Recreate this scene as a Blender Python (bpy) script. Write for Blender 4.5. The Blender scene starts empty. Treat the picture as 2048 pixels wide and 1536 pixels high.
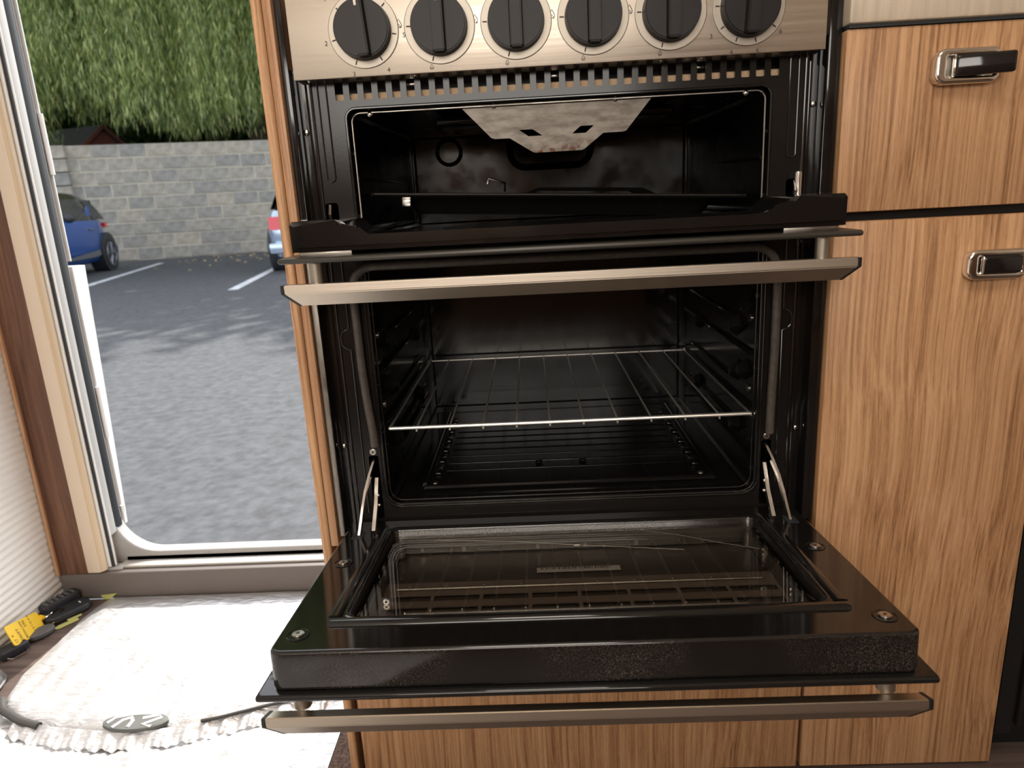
import bpy, bmesh, math, random
import numpy as np
from mathutils import Matrix, Vector
random.seed(7); rng = np.random.default_rng(11)
PI = math.pi
S = bpy.context.scene
COL = S.collection
# ------------------------------------------------------------------ camera
# frame: x = 0 cooker centre, y = 0 cooker fascia (y grows outdoors), z = 0 caravan floor
def set_camera():
    yaw, pitch, roll = -0.0351, 0.2587, -0.0531
    cy, sy, cp, sp = math.cos(yaw), math.sin(yaw), math.cos(pitch), math.sin(pitch)
    f = Vector((sy*cp, cy*cp, -sp)); r = Vector((cy, -sy, 0)); u = r.cross(f)
    cr, sr = math.cos(roll), math.sin(roll)
    r2 = cr*r + sr*u; u2 = -sr*r + cr*u
    cd = bpy.data.cameras.new('camera'); co = bpy.data.objects.new('camera', cd); COL.objects.link(co)
    m = Matrix((r2, u2, -f)).transposed().to_4x4(); m.translation = Vector((-0.0326, -0.7383, 0.7004))
    co.matrix_world = m
    cd.sensor_width = 36; cd.lens = 1402.9*36/2048; cd.clip_start = .02; cd.clip_end = 300
    cd.dof.use_dof = True; cd.dof.focus_distance = .78; cd.dof.aperture_fstop = 9.0
    S.camera = co
set_camera()
# ------------------------------------------------------------------ light
W = bpy.data.worlds.new('sky'); S.world = W; W.use_nodes = True
nt = W.node_tree; nt.nodes.clear()
wo = nt.nodes.new('ShaderNodeOutputWorld'); wb = nt.nodes.new('ShaderNodeBackground'); ws = nt.nodes.new('ShaderNodeTexSky')
ws.sky_type = 'NISHITA'; ws.sun_disc = False; ws.sun_elevation = math.radians(46); ws.sun_rotation = math.radians(10); ws.dust_density = 2.0
wb.inputs['Strength'].default_value = 0.58
hs = nt.nodes.new('ShaderNodeHueSaturation'); hs.inputs['Saturation'].default_value = .22; nt.links.new(ws.outputs[0], hs.inputs['Color']); nt.links.new(hs.outputs[0], wb.inputs[0]); nt.links.new(wb.outputs[0], wo.inputs[0])
sd = bpy.data.lights.new('sun', 'SUN'); sd.energy = 7.0; sd.angle = math.radians(0.53); sd.color = (1, .95, .87)
so = bpy.data.objects.new('sun', sd); COL.objects.link(so)
so.rotation_euler = Vector((-.16, -1, -1.04)).to_track_quat('-Z', 'Y').to_euler(); so.location = (2, 12, 12)
def area(name, loc, direction, sx, sy, power, color):
    d = bpy.data.lights.new(name, 'AREA'); d.shape = 'RECTANGLE'; d.size = sx; d.size_y = sy; d.energy = power; d.color = color
    o = bpy.data.objects.new(name, d); COL.objects.link(o); o.location = loc
    o.rotation_euler = Vector(direction).to_track_quat('-Z', 'Z').to_euler(); return o
# added fill lamps standing in for daylight at the unseen window and roof opening
area('window_fill', (-.35, -2.26, 1.25), (0, 1, -.12), 1.5, .62, 20, (1, .89, .76))
area('rooflight_fill', (-.1, -1.05, 2.03), (0, .12, -1), .55, .55, 13, (1, .90, .78))
vs = S.view_settings; vs.view_transform = 'Standard'; vs.look = 'None'; vs.exposure = 0.0; vs.gamma = 1.0; vs.use_curve_mapping = False
S.cycles.max_bounces = 10; S.cycles.transparent_max_bounces = 12; S.cycles.sample_clamp_indirect = 6.0
# ------------------------------------------------------------------ materials
def nodes(name):
    m = bpy.data.materials.new(name); m.use_nodes = True
    n = m.node_tree; return m, n, n.nodes['Principled BSDF']
def mat(name, col, rough=.5, metal=0, spec=.5, coat=0, trans=0, ior=1.45, bump=0, bscale=200, var=0, vscale=30, stretch=(1,1,1), rvar=0, emit=0):
    m, n, b = nodes(name)
    b.inputs['Base Color'].default_value = (*col, 1); b.inputs['Roughness'].default_value = rough
    b.inputs['Metallic'].default_value = metal; b.inputs['Specular IOR Level'].default_value = spec
    b.inputs['Coat Weight'].default_value = coat; b.inputs['Coat Roughness'].default_value = .05
    b.inputs['Transmission Weight'].default_value = trans; b.inputs['IOR'].default_value = ior
    if emit: b.inputs['Emission Color'].default_value = (*col, 1); b.inputs['Emission Strength'].default_value = emit
    if bump or var or rvar:
        tc = n.nodes.new('ShaderNodeTexCoord'); mp = n.nodes.new('ShaderNodeMapping'); mp.inputs['Scale'].default_value = stretch
        n.links.new(tc.outputs['Object'], mp.inputs[0])
        if bump:
            t = n.nodes.new('ShaderNodeTexNoise'); t.inputs['Scale'].default_value = bscale; t.inputs['Detail'].default_value = 4
            n.links.new(mp.outputs[0], t.inputs['Vector'])
            bp = n.nodes.new('ShaderNodeBump'); bp.inputs['Strength'].default_value = bump; bp.inputs['Distance'].default_value = .002
            n.links.new(t.outputs[0], bp.inputs['Height']); n.links.new(bp.outputs[0], b.inputs['Normal'])
        if var or rvar:
            t2 = n.nodes.new('ShaderNodeTexNoise'); t2.inputs['Scale'].default_value = vscale; t2.inputs['Detail'].default_value = 5
            n.links.new(mp.outputs[0], t2.inputs['Vector'])
            if var:
                mr = n.nodes.new('ShaderNodeMapRange'); mr.inputs[1].default_value = .3; mr.inputs[2].default_value = .7; mr.inputs[3].default_value = 1-var; mr.inputs[4].default_value = 1+var
                n.links.new(t2.outputs[0], mr.inputs[0])
                mx = n.nodes.new('ShaderNodeVectorMath'); mx.operation = 'SCALE'; mx.inputs[0].default_value = col
                n.links.new(mr.outputs[0], mx.inputs['Scale']); n.links.new(mx.outputs[0], b.inputs['Base Color'])
            if rvar:
                mr = n.nodes.new('ShaderNodeMapRange'); mr.inputs[1].default_value = .35; mr.inputs[2].default_value = .7; mr.inputs[3].default_value = max(.02, rough-rvar); mr.inputs[4].default_value = rough+rvar
                n.links.new(t2.outputs[0], mr.inputs[0]); n.links.new(mr.outputs[0], b.inputs['Roughness'])
    return m
def wood(name, c0, c1, c2, rough=.42, seed=0.0, fine=300, axis='z'):
    m, n, b = nodes(name); b.inputs['Roughness'].default_value = rough; b.inputs['Specular IOR Level'].default_value = .35
    L = n.links; N = n.nodes.new
    tc = N('ShaderNodeTexCoord'); mp = N('ShaderNodeMapping'); mp.inputs['Location'].default_value = (seed, seed*.7, seed*1.3)
    L.new(tc.outputs['Object'], mp.inputs[0])
    k = {'z': (1, 1, .10), 'x': (.10, 1, 1), 'y': (1, .10, 1)}[axis]
    def noise(scale, st, detail=3, rough_=.55):
        a = N('ShaderNodeMapping'); a.inputs['Scale'].default_value = st; L.new(src, a.inputs[0])
        t = N('ShaderNodeTexNoise'); t.inputs['Scale'].default_value = scale; t.inputs['Detail'].default_value = detail; t.inputs['Roughness'].default_value = rough_
        L.new(a.outputs[0], t.inputs['Vector']); return t.outputs[0]
    src = mp.outputs[0]
    warp = noise(3.2, {'z': (1, 1, .55), 'x': (.55, 1, 1), 'y': (1, .55, 1)}[axis], 2)
    ms = N('ShaderNodeMath'); ms.operation = 'MULTIPLY'; ms.inputs[1].default_value = .045; L.new(warp, ms.inputs[0])
    cb = N('ShaderNodeCombineXYZ')
    for i in range(3):
        if 'xyz'[i] != axis: L.new(ms.outputs[0], cb.inputs[i])
    ad = N('ShaderNodeVectorMath'); L.new(src, ad.inputs[0]); L.new(cb.outputs[0], ad.inputs[1]); src = ad.outputs[0]
    s2 = tuple(v if v == 1 else .012 for v in k); s3 = tuple(v if v == 1 else .05 for v in k); s4 = tuple(v if v == 1 else .12 for v in k)
    f = noise(fine, s2, 3, .6); g = noise(28, s3, 2); p = noise(900, s4, 1)
    def mul(x, a):
        t = N('ShaderNodeMath'); t.operation = 'MULTIPLY'; t.inputs[1].default_value = a; L.new(x, t.inputs[0]); return t.outputs[0]
    def add(x, y):
        t = N('ShaderNodeMath'); L.new(x, t.inputs[0]); L.new(y, t.inputs[1]); return t.outputs[0]
    v = add(add(mul(f, .78), mul(g, .26)), mul(p, .14))
    rp = N('ShaderNodeValToRGB'); e = rp.color_ramp.elements
    e[0].position = .42; e[0].color = (*c0, 1); e[1].position = .74; e[1].color = (*c2, 1)
    x = e.new(.57); x.color = (*c1, 1)
    L.new(v, rp.inputs[0]); L.new(rp.outputs[0], b.inputs['Base Color'])
    bp = N('ShaderNodeBump'); bp.inputs['Strength'].default_value = .12; bp.inputs['Distance'].default_value = .0006
    L.new(v, bp.inputs['Height']); L.new(bp.outputs[0], b.inputs['Normal'])
    return m
M = {}
M['wood'] = wood('laminate_wood', (.225, .110, .050), (.42, .226, .111), (.56, .332, .178))
M['wood2'] = wood('laminate_wood_drawer', (.215, .105, .048), (.40, .215, .106), (.54, .320, .172), seed=3.1)
M['wood_edge'] = wood('laminate_wood_edge', (.29, .145, .07), (.43, .235, .125), (.50, .29, .165), seed=5.7)
M['wood_dark'] = wood('dark_walnut', (.060, .028, .018), (.115, .055, .034), (.17, .085, .052), seed=1.7, fine=120)
M['floor'] = wood('vinyl_floor', (.060, .042, .036), (.095, .068, .058), (.135, .10, .088), rough=.45, seed=2.2, fine=90, axis='x')
M['enamel'] = mat('black_enamel', (.0075, .0068, .0066), .10, spec=.6, rvar=.05, vscale=25, bump=.012, bscale=60)
M['enamel_soft'] = mat('black_enamel_satin', (.009, .008, .0076), .17, spec=.33, bump=.015, bscale=500)
M['cavity'] = mat('oven_enamel', (.0055, .005, .005), .13, spec=.34, rvar=.03, vscale=12)
M['cavity_g'] = mat('grill_enamel', (.005, .0048, .0049), .2, spec=.32, rvar=.1, vscale=30)
M['alu'] = mat('brushed_aluminium', (.53, .47, .40), .44, metal=1, bump=.03, bscale=500, stretch=(.02, 1, 1), rvar=.06, vscale=300)
M['alu_bar'] = mat('satin_aluminium_bar', (.52, .46, .385), .38, metal=1, bump=.03, bscale=600, stretch=(.015, 1, 1))
M['alu_ring'] = mat('machined_aluminium', (.33, .295, .25), .45, metal=1)
M['chrome'] = mat('chrome', (.80, .78, .75), .06, metal=1)
M['steel'] = mat('steel', (.55, .52, .48), .25, metal=1, rvar=.08, vscale=60)
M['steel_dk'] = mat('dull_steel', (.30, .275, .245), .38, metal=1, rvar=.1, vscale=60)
M['wire'] = mat('chromed_wire', (.80, .76, .70), .32, metal=.85)
M['knob'] = mat('knob_plastic', (.012, .010, .0098), .40, spec=.28, bump=.02, bscale=900)
M['black_pl'] = mat('black_plastic', (.011, .011, .012), .3)
M['black_gl'] = mat('black_gloss_plastic', (.009, .008, .0085), .07, spec=.6)
M['white_mark'] = mat('cream_print', (.75, .70, .58), .5)
M['print'] = mat('brown_black_print', (.03, .018, .013), .6)
M['gasket'] = mat('rubber_gasket', (.060, .050, .042), .45, bump=.15, bscale=300, var=.25, vscale=120)
M['insul'] = mat('insulation_wool', (.62, .44, .28), .9, bump=.6, bscale=500)
M['glass_dk'] = mat('outer_black_glass', (.010, .0095, .009), .04, spec=.5)
M['glass_edge'] = mat('ground_glass_edge', (.035, .032, .026), .3, spec=.5)
M['door_plate'] = mat('dark_door_plate', (.032, .026, .022), .35, spec=.4, var=.2, vscale=20)
M['slotted_brown'] = mat('brown_slotted_plate', (.105, .082, .066), .4, spec=.4)
M['baffle'] = mat('heat_baffle', (.45, .37, .30), .5)
M['rubber'] = mat('black_rubber', (.022, .026, .03), .45)
M['cream_pl'] = mat('cream_plastic', (.64, .53, .415), .45)
M['tan_pl'] = mat('tan_plastic', (.56, .43, .29), .4)
M['white_pl'] = mat('white_plastic', (.78, .78, .77), .4)
M['pale_grey'] = mat('pale_grey_plastic', (.48, .475, .455), .45)
M['white_gel'] = mat('white_gelcoat', (.85, .85, .84), .3, coat=.3)
M['grey_pl'] = mat('grey_plastic', (.34, .33, .32), .45)
M['brown_pl'] = mat('brown_grey_step', (.135, .115, .105), .5, bump=.05, bscale=300)
M['sill'] = mat('sill_aluminium', (.70, .68, .64), .4, metal=.6)
M['wallw'] = mat('white_wallboard', (.74, .715, .68), .55)
M['interior'] = mat('cream_interior', (.66, .56, .46), .6)
M['ceil'] = mat('ceiling_white', (.78, .73, .66), .6)
M['sofa'] = mat('brown_upholstery', (.22, .13, .085), .8, bump=.3, bscale=600)
M['worktop'] = mat('worktop_laminate', (.50, .415, .32), .4, var=.14, vscale=160, stretch=(1, 1, .08), bump=.05, bscale=400)
M['asphalt'] = mat('asphalt', (.058, .061, .068), .85, bump=.8, bscale=38, var=.35, vscale=22)
M['line'] = mat('road_paint', (.50, .52, .55), .7, var=.25, vscale=8)
M['trunk'] = mat('bark', (.07, .05, .035), .9, bump=.6, bscale=20)
M['roof'] = mat('shed_roof_felt', (.045, .047, .05), .9)
M['shed'] = mat('red_brown_shed', (.14, .045, .03), .8)
M['blue'] = mat('blue_car_paint', (.010, .065, .27), .3, coat=.35)
M['silver_paint'] = mat('silver_blue_paint', (.42, .52, .66), .2, metal=.5, coat=1.0)
M['car_glass'] = mat('car_glass', (.02, .025, .025), .05, spec=.6)
M['car_dark'] = mat('car_dark_roof', (.02, .02, .018), .15, coat=.5)
M['tyre'] = mat('tyre', (.018, .018, .02), .8)
M['rim'] = mat('alloy_rim', (.20, .21, .24), .35, metal=.7)
M['red_lamp'] = mat('red_tail_lamp', (.55, .01, .02), .12, coat=.6)
M['yellow'] = mat('yellow_tag', (.80, .52, .03), .4)
M['ink'] = mat('black_ink', (.02, .018, .01), .6)
M['scrap'] = mat('pale_green_scrap', (.42, .42, .14), .6)
M['fob'] = mat('fob_plastic', (.022, .024, .028), .4)
M['grey_rub'] = mat('grey_rubber', (.09, .09, .092), .5)
M['mesh_grey'] = mat('grey_knit', (.11, .108, .105), .8, bump=.9, bscale=220)
M['badge'] = mat('grey_badge', (.10, .105, .10), .6)
M['carpet'] = mat('brown_carpet', (.12, .082, .066), .95, bump=1.0, bscale=260, var=.6, vscale=260)
M['hem'] = mat('dark_binding', (.040, .038, .036), .6)
M['paper'] = mat('grey_label', (.30, .285, .27), .6)
M['thread'] = mat('pale_thread', (.40, .36, .30), .7)
M['leafdry'] = mat('dry_leaf', (.36, .28, .16), .8)
# thin clear glass
def glass_mat():
    m, n, b = nodes('clear_glass'); n.nodes.remove(b)
    o = n.nodes['Material Output']; L = n.links
    t = n.nodes.new('ShaderNodeBsdfTransparent'); t.inputs[0].default_value = (.93, .91, .88, 1)
    g = n.nodes.new('ShaderNodeBsdfGlossy'); g.inputs['Roughness'].default_value = .015; g.inputs[0].default_value = (1, .97, .93, 1)
    lw = n.nodes.new('ShaderNodeLayerWeight'); lw.inputs[0].default_value = .5
    pw = n.nodes.new('ShaderNodeMath'); pw.operation = 'POWER'; pw.inputs[1].default_value = 4.0; L.new(lw.outputs['Facing'], pw.inputs[0])
    f = n.nodes.new('ShaderNodeMath'); f.operation = 'MULTIPLY_ADD'; f.inputs[1].default_value = .9; f.inputs[2].default_value = .065; L.new(pw.outputs[0], f.inputs[0])
    mx = n.nodes.new('ShaderNodeMixShader'); L.new(f.outputs[0], mx.inputs[0]); L.new(t.outputs[0], mx.inputs[1]); L.new(g.outputs[0], mx.inputs[2])
    # dust specks
    tc = n.nodes.new('ShaderNodeTexCoord'); no = n.nodes.new('ShaderNodeTexNoise'); no.inputs['Scale'].default_value = 420; no.inputs['Detail'].default_value = 2
    L.new(tc.outputs['Object'], no.inputs['Vector'])
    mr = n.nodes.new('ShaderNodeMapRange'); mr.inputs[1].default_value = .71; mr.inputs[2].default_value = .80; mr.inputs[3].default_value = 0; mr.inputs[4].default_value = .45; L.new(no.outputs[0], mr.inputs[0])
    d = n.nodes.new('ShaderNodeBsdfDiffuse'); d.inputs[0].default_value = (.45, .40, .33, 1)
    m2 = n.nodes.new('ShaderNodeMixShader'); L.new(mr.outputs[0], m2.inputs[0]); L.new(mx.outputs[0], m2.inputs[1]); L.new(d.outputs[0], m2.inputs[2])
    L.new(m2.outputs[0], o.inputs[0]); return m
M['glass'] = glass_mat()
def dusty(name, base, dust, amount):
    m, n, b = nodes(name); L = n.links; N = n.nodes.new
    tc = N('ShaderNodeTexCoord'); a = N('ShaderNodeTexNoise'); a.inputs['Scale'].default_value = 9; a.inputs['Detail'].default_value = 3
    c = N('ShaderNodeTexNoise'); c.inputs['Scale'].default_value = 1100; c.inputs['Detail'].default_value = 2
    L.new(tc.outputs['Object'], a.inputs['Vector']); L.new(tc.outputs['Object'], c.inputs['Vector'])
    r1 = N('ShaderNodeMapRange'); r1.inputs[1].default_value = .42; r1.inputs[2].default_value = .62; L.new(a.outputs[0], r1.inputs[0])
    r2 = N('ShaderNodeMapRange'); r2.inputs[1].default_value = .5; r2.inputs[2].default_value = .75; L.new(c.outputs[0], r2.inputs[0])
    mu = N('ShaderNodeMath'); mu.operation = 'MULTIPLY'; L.new(r1.outputs[0], mu.inputs[0]); L.new(r2.outputs[0], mu.inputs[1])
    ge = N('ShaderNodeNewGeometry'); sx = N('ShaderNodeSeparateXYZ'); L.new(ge.outputs['Normal'], sx.inputs[0])
    lt = N('ShaderNodeMath'); lt.operation = 'LESS_THAN'; lt.inputs[1].default_value = -.7; L.new(sx.outputs[1], lt.inputs[0])   # dust clings to the upright front skirt
    m3 = N('ShaderNodeMath'); m3.operation = 'MULTIPLY'; L.new(mu.outputs[0], m3.inputs[0]); L.new(lt.outputs[0], m3.inputs[1])
    m4 = N('ShaderNodeMath'); m4.operation = 'MULTIPLY'; m4.inputs[1].default_value = amount; L.new(m3.outputs[0], m4.inputs[0])
    mx = N('ShaderNodeMix'); mx.data_type = 'RGBA'; mx.inputs[6].default_value = (*base, 1); mx.inputs[7].default_value = (*dust, 1); L.new(m4.outputs[0], mx.inputs[0])
    L.new(mx.outputs[2], b.inputs['Base Color'])
    rr = N('ShaderNodeMapRange'); rr.inputs[3].default_value = .09; rr.inputs[4].default_value = .5; L.new(m3.outputs[0], rr.inputs[0]); L.new(rr.outputs[0], b.inputs['Roughness'])
    b.inputs['Specular IOR Level'].default_value = .6
    return m
M['enamel_dust'] = dusty('black_enamel_dusty', (.0075, .0068, .0066), (.20, .155, .115), .5)
def rusty():
    m, n, b = nodes('heat_stained_steel'); L = n.links; N = n.nodes.new
    tc = N('ShaderNodeTexCoord'); mp = N('ShaderNodeMapping'); mp.inputs['Scale'].default_value = (1, 1, 3); L.new(tc.outputs['Object'], mp.inputs[0])
    a = N('ShaderNodeTexNoise'); a.inputs['Scale'].default_value = 60; a.inputs['Detail'].default_value = 6; L.new(mp.outputs[0], a.inputs['Vector'])
    rp = N('ShaderNodeValToRGB'); e = rp.color_ramp.elements; e[0].position = .3; e[0].color = (.075, .062, .051, 1); e[1].position = .65; e[1].color = (.145, .128, .109, 1)
    L.new(a.outputs[0], rp.inputs[0])
    # rust along the lower edge
    sx = N('ShaderNodeSeparateXYZ'); L.new(tc.outputs['Object'], sx.inputs[0])
    mr = N('ShaderNodeMapRange'); mr.inputs[1].default_value = .757; mr.inputs[2].default_value = .7435; L.new(sx.outputs[2], mr.inputs[0])
    c = N('ShaderNodeTexNoise'); c.inputs['Scale'].default_value = 160; c.inputs['Detail'].default_value = 3; L.new(tc.outputs['Object'], c.inputs['Vector'])
    mr2 = N('ShaderNodeMapRange'); mr2.inputs[1].default_value = .48; mr2.inputs[2].default_value = .62; L.new(c.outputs[0], mr2.inputs[0])
    mu = N('ShaderNodeMath'); mu.operation = 'MULTIPLY'; L.new(mr.outputs[0], mu.inputs[0]); L.new(mr2.outputs[0], mu.inputs[1])
    mx = N('ShaderNodeMix'); mx.data_type = 'RGBA'; mx.inputs[7].default_value = (.055, .017, .006, 1); L.new(mu.outputs[0], mx.inputs[0]); L.new(rp.outputs[0], mx.inputs[6])
    L.new(mx.outputs[2], b.inputs['Base Color']); b.inputs['Metallic'].default_value = .75; b.inputs['Roughness'].default_value = .42
    return m
M['rusty'] = rusty()
def silver_cloth():
    m, n, b = nodes('silver_cover'); L = n.links; N = n.nodes.new
    b.inputs['Base Color'].default_value = (.70, .705, .72, 1); b.inputs['Metallic'].default_value = .8; b.inputs['Roughness'].default_value = .43
    tc = N('ShaderNodeTexCoord'); mp = N('ShaderNodeMapping'); mp.inputs['Scale'].default_value = (1, 2.6, 1); mp.inputs['Rotation'].default_value = (0, 0, .5); L.new(tc.outputs['Object'], mp.inputs[0])
    a = N('ShaderNodeTexNoise'); a.inputs['Scale'].default_value = 38; a.inputs['Detail'].default_value = 6; a.inputs['Distortion'].default_value = .4; L.new(mp.outputs[0], a.inputs['Vector'])
    bp = N('ShaderNodeBump'); bp.inputs['Strength'].default_value = .7; bp.inputs['Distance'].default_value = .006; L.new(a.outputs[0], bp.inputs['Height']); L.new(bp.outputs[0], b.inputs['Normal'])
    return m
M['silver'] = silver_cloth()
def leaf_mat(name, c0, c1, c2, tr=.5):
    m, n, b = nodes(name); n.nodes.remove(b); L = n.links; N = n.nodes.new
    g = N('ShaderNodeNewGeometry'); rp = N('ShaderNodeValToRGB'); e = rp.color_ramp.elements
    e[0].color = (*c0, 1); e[1].color = (*c2, 1); x = e.new(.5); x.color = (*c1, 1)
    L.new(g.outputs['Random Per Island'], rp.inputs[0])
    d = N('ShaderNodeBsdfDiffuse'); t = N('ShaderNodeBsdfTranslucent'); gl = N('ShaderNodeBsdfGlossy'); gl.inputs['Roughness'].default_value = .4; gl.inputs[0].default_value = (.6, .6, .6, 1)
    L.new(rp.outputs[0], d.inputs[0]); L.new(rp.outputs[0], t.inputs[0])
    m1 = N('ShaderNodeMixShader'); m1.inputs[0].default_value = tr; L.new(d.outputs[0], m1.inputs[1]); L.new(t.outputs[0], m1.inputs[2])
    m2 = N('ShaderNodeMixShader'); m2.inputs[0].default_value = .06; L.new(m1.outputs[0], m2.inputs[1]); L.new(gl.outputs[0], m2.inputs[2])
    L.new(m2.outputs[0], n.nodes['Material Output'].inputs[0]); return m
M['willow'] = leaf_mat('willow_leaf', (.10, .165, .060), (.33, .44, .13), (.90, .92, .40), .55)
M['bush'] = leaf_mat('dark_bush_leaf', (.02, .035, .014), (.04, .065, .022), (.09, .13, .04), .35)
def block_mat():
    m, n, b = nodes('concrete_block'); L = n.links; N = n.nodes.new
    oi = N('ShaderNodeObjectInfo'); rp = N('ShaderNodeValToRGB'); e = rp.color_ramp.elements
    e[0].color = (.235, .228, .212, 1); e[1].color = (.335, .305, .25, 1); x = e.new(.5); x.color = (.285, .27, .238, 1); L.new(oi.outputs['Random'], rp.inputs[0])
    tc = N('ShaderNodeTexCoord'); a = N('ShaderNodeTexNoise'); a.inputs['Scale'].default_value = 7; a.inputs['Detail'].default_value = 6; L.new(tc.outputs['Object'], a.inputs['Vector'])
    mr = N('ShaderNodeMapRange'); mr.inputs[1].default_value = .3; mr.inputs[2].default_value = .7; mr.inputs[3].default_value = .75; mr.inputs[4].default_value = 1.25; L.new(a.outputs[0], mr.inputs[0])
    mx = N('ShaderNodeVectorMath'); mx.operation = 'SCALE'; L.new(rp.outputs[0], mx.inputs[0]); L.new(mr.outputs[0], mx.inputs['Scale']); L.new(mx.outputs[0], b.inputs['Base Color'])
    b.inputs['Roughness'].default_value = .9
    bp = N('ShaderNodeBump'); bp.inputs['Strength'].default_value = .4; bp.inputs['Distance'].default_value = .02; L.new(a.outputs[0], bp.inputs['Height']); L.new(bp.outputs[0], b.inputs['Normal'])
    return m
M['block'] = block_mat()
M['mortar'] = mat('mortar', (.42, .39, .31), .95, var=.15, vscale=5)
# ------------------------------------------------------------------ mesh helpers
class MB:
    def __init__(s): s.bm = bmesh.new()
    def box(s, x0, x1, y0, y1, z0, z1, bev=0, seg=2):
        b = bmesh.new(); bmesh.ops.create_cube(b, size=1)
        bmesh.ops.scale(b, vec=(abs(x1-x0), abs(y1-y0), abs(z1-z0)), verts=b.verts)
        bmesh.ops.translate(b, vec=((x0+x1)/2, (y0+y1)/2, (z0+z1)/2), verts=b.verts)
        if bev: bmesh.ops.bevel(b, geom=b.edges[:], offset=bev, segments=seg, affect='EDGES', profile=.5)
        return s.join(b)
    def join(s, b, xf=None):
        if xf is not None: bmesh.ops.transform(b, matrix=xf, verts=b.verts)
        me = bpy.data.meshes.new('t'); b.to_mesh(me); b.free(); s.bm.from_mesh(me); bpy.data.meshes.remove(me); return s
    def cyl(s, p0, p1, r0, r1=None, n=24, bev=0):
        p0, p1 = Vector(p0), Vector(p1); r1 = r0 if r1 is None else r1; d = p1-p0
        b = bmesh.new(); bmesh.ops.create_cone(b, cap_ends=True, cap_tris=False, segments=n, radius1=r0, radius2=r1, depth=d.length)
        if bev: bmesh.ops.bevel(b, geom=[e for e in b.edges if len(e.link_faces) == 2 and abs(e.link_faces[0].normal.dot(e.link_faces[1].normal)) < .5], offset=bev, segments=2, affect='EDGES')
        q = Vector((0, 0, 1)).rotation_difference(d.normalized()).to_matrix().to_4x4(); q.translation = (p0+p1)/2
        return s.join(b, q)
    def sph(s, c, r, sc=(1, 1, 1), n=12):
        b = bmesh.new(); bmesh.ops.create_uvsphere(b, u_segments=n, v_segments=max(6, n//2), radius=r)
        return s.join(b, Matrix.Translation(c) @ Matrix.Diagonal((*sc, 1)))
    def tube(s, pts, r, n=10, closed=False, flat=None):
        P = [Vector(p) for p in pts]; k = len(P); rings = []; up = None
        for i, p in enumerate(P):
            a = P[(i-1) % k] if (i > 0 or closed) else p; c = P[(i+1) % k] if (i < k-1 or closed) else p
            t = (c-a).normalized()
            if up is None: up = Vector((0, 0, 1)) if abs(t.z) < .9 else Vector((0, 1, 0))
            side = t.cross(up).normalized(); up = side.cross(t).normalized()
            rr = r[i] if isinstance(r, (list, tuple)) else r
            fx, fy = flat if flat else (1, 1)
            rings.append([s.bm.verts.new(p + rr*(math.cos(2*PI*j/n)*side*fx + math.sin(2*PI*j/n)*up*fy)) for j in range(n)])
        for i in range(k if closed else k-1):
            A, B = rings[i], rings[(i+1) % k]
            for j in range(n): s.bm.faces.new((A[j], A[(j+1) % n], B[(j+1) % n], B[j]))
        if not closed: s.bm.faces.new(rings[0][::-1]); s.bm.faces.new(rings[-1])
        return s
    def prism(s, poly, a, b, axis='y'):
        def P(u, v, w): return {'y': (u, w, v), 'x': (w, u, v), 'z': (u, v, w)}[axis]
        A = [s.bm.verts.new(P(u, v, a)) for u, v in poly]; B = [s.bm.verts.new(P(u, v, b)) for u, v in poly]; n = len(poly)
        s.bm.faces.new(A); s.bm.faces.new(B[::-1])
        for i in range(n): s.bm.faces.new((A[i], B[i], B[(i+1) % n], A[(i+1) % n]))
        return s
    def loft(s, rings, cap=True):
        R = [[s.bm.verts.new(p) for p in ring] for ring in rings]; n = len(R[0])
        for A, B in zip(R, R[1:]):
            for j in range(n): s.bm.faces.new((A[j], A[(j+1) % n], B[(j+1) % n], B[j]))
        if cap: s.bm.faces.new(R[0][::-1]); s.bm.faces.new(R[-1])
        return s
    def grid(s, G):
        V = [[s.bm.verts.new(p) for p in row] for row in G]
        for i in range(len(V)-1):
            for j in range(len(V[0])-1): s.bm.faces.new((V[i][j], V[i+1][j], V[i+1][j+1], V[i][j+1]))
        return s
    def build(s, name, m, parent=None, smooth=True, xf=None, ang=35):
        if xf is not None: bmesh.ops.transform(s.bm, matrix=xf, verts=s.bm.verts)
        bmesh.ops.recalc_face_normals(s.bm, faces=s.bm.faces)
        me = bpy.data.meshes.new(name); s.bm.to_mesh(me); s.bm.free()
        return obj(name, me, m, parent, smooth, ang)
def obj(name, me, m, parent=None, smooth=True, ang=35):
    me.materials.clear(); me.materials.append(M[m] if isinstance(m, str) else m)
    if smooth:
        me.polygons.foreach_set('use_smooth', [True]*len(me.polygons)); me.set_sharp_from_angle(angle=math.radians(ang))
    o = bpy.data.objects.new(name, me); COL.objects.link(o); put(o, parent); return o
def put(o, parent):
    if parent is not None:
        o.parent = parent
        if parent.type == 'EMPTY': o.matrix_parent_inverse = Matrix.Translation(-Vector(parent.location))
def tag(o, label, cat, group=None, kind=None):
    o['label'] = label; o['category'] = cat
    if group: o['group'] = group
    if kind: o['kind'] = kind
    return o
def thing(name, label, cat, loc=(0, 0, 0), group=None, kind=None):
    o = bpy.data.objects.new(name, None); COL.objects.link(o); o.location = loc; o.empty_display_size = .05
    return tag(o, label, cat, group, kind)
def struct(o, label, cat): return tag(o, label, cat, kind='structure')
def rrect(x0, x1, y0, y1, r, n=6):
    out = []
    for cx, cy, a in ((x1-r, y1-r, 0), (x0+r, y1-r, 90), (x0+r, y0+r, 180), (x1-r, y0+r, 270)):
        for i in range(n+1):
            t = math.radians(a+90*i/n); out.append((cx+r*math.cos(t), cy+r*math.sin(t)))
    return out
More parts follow.
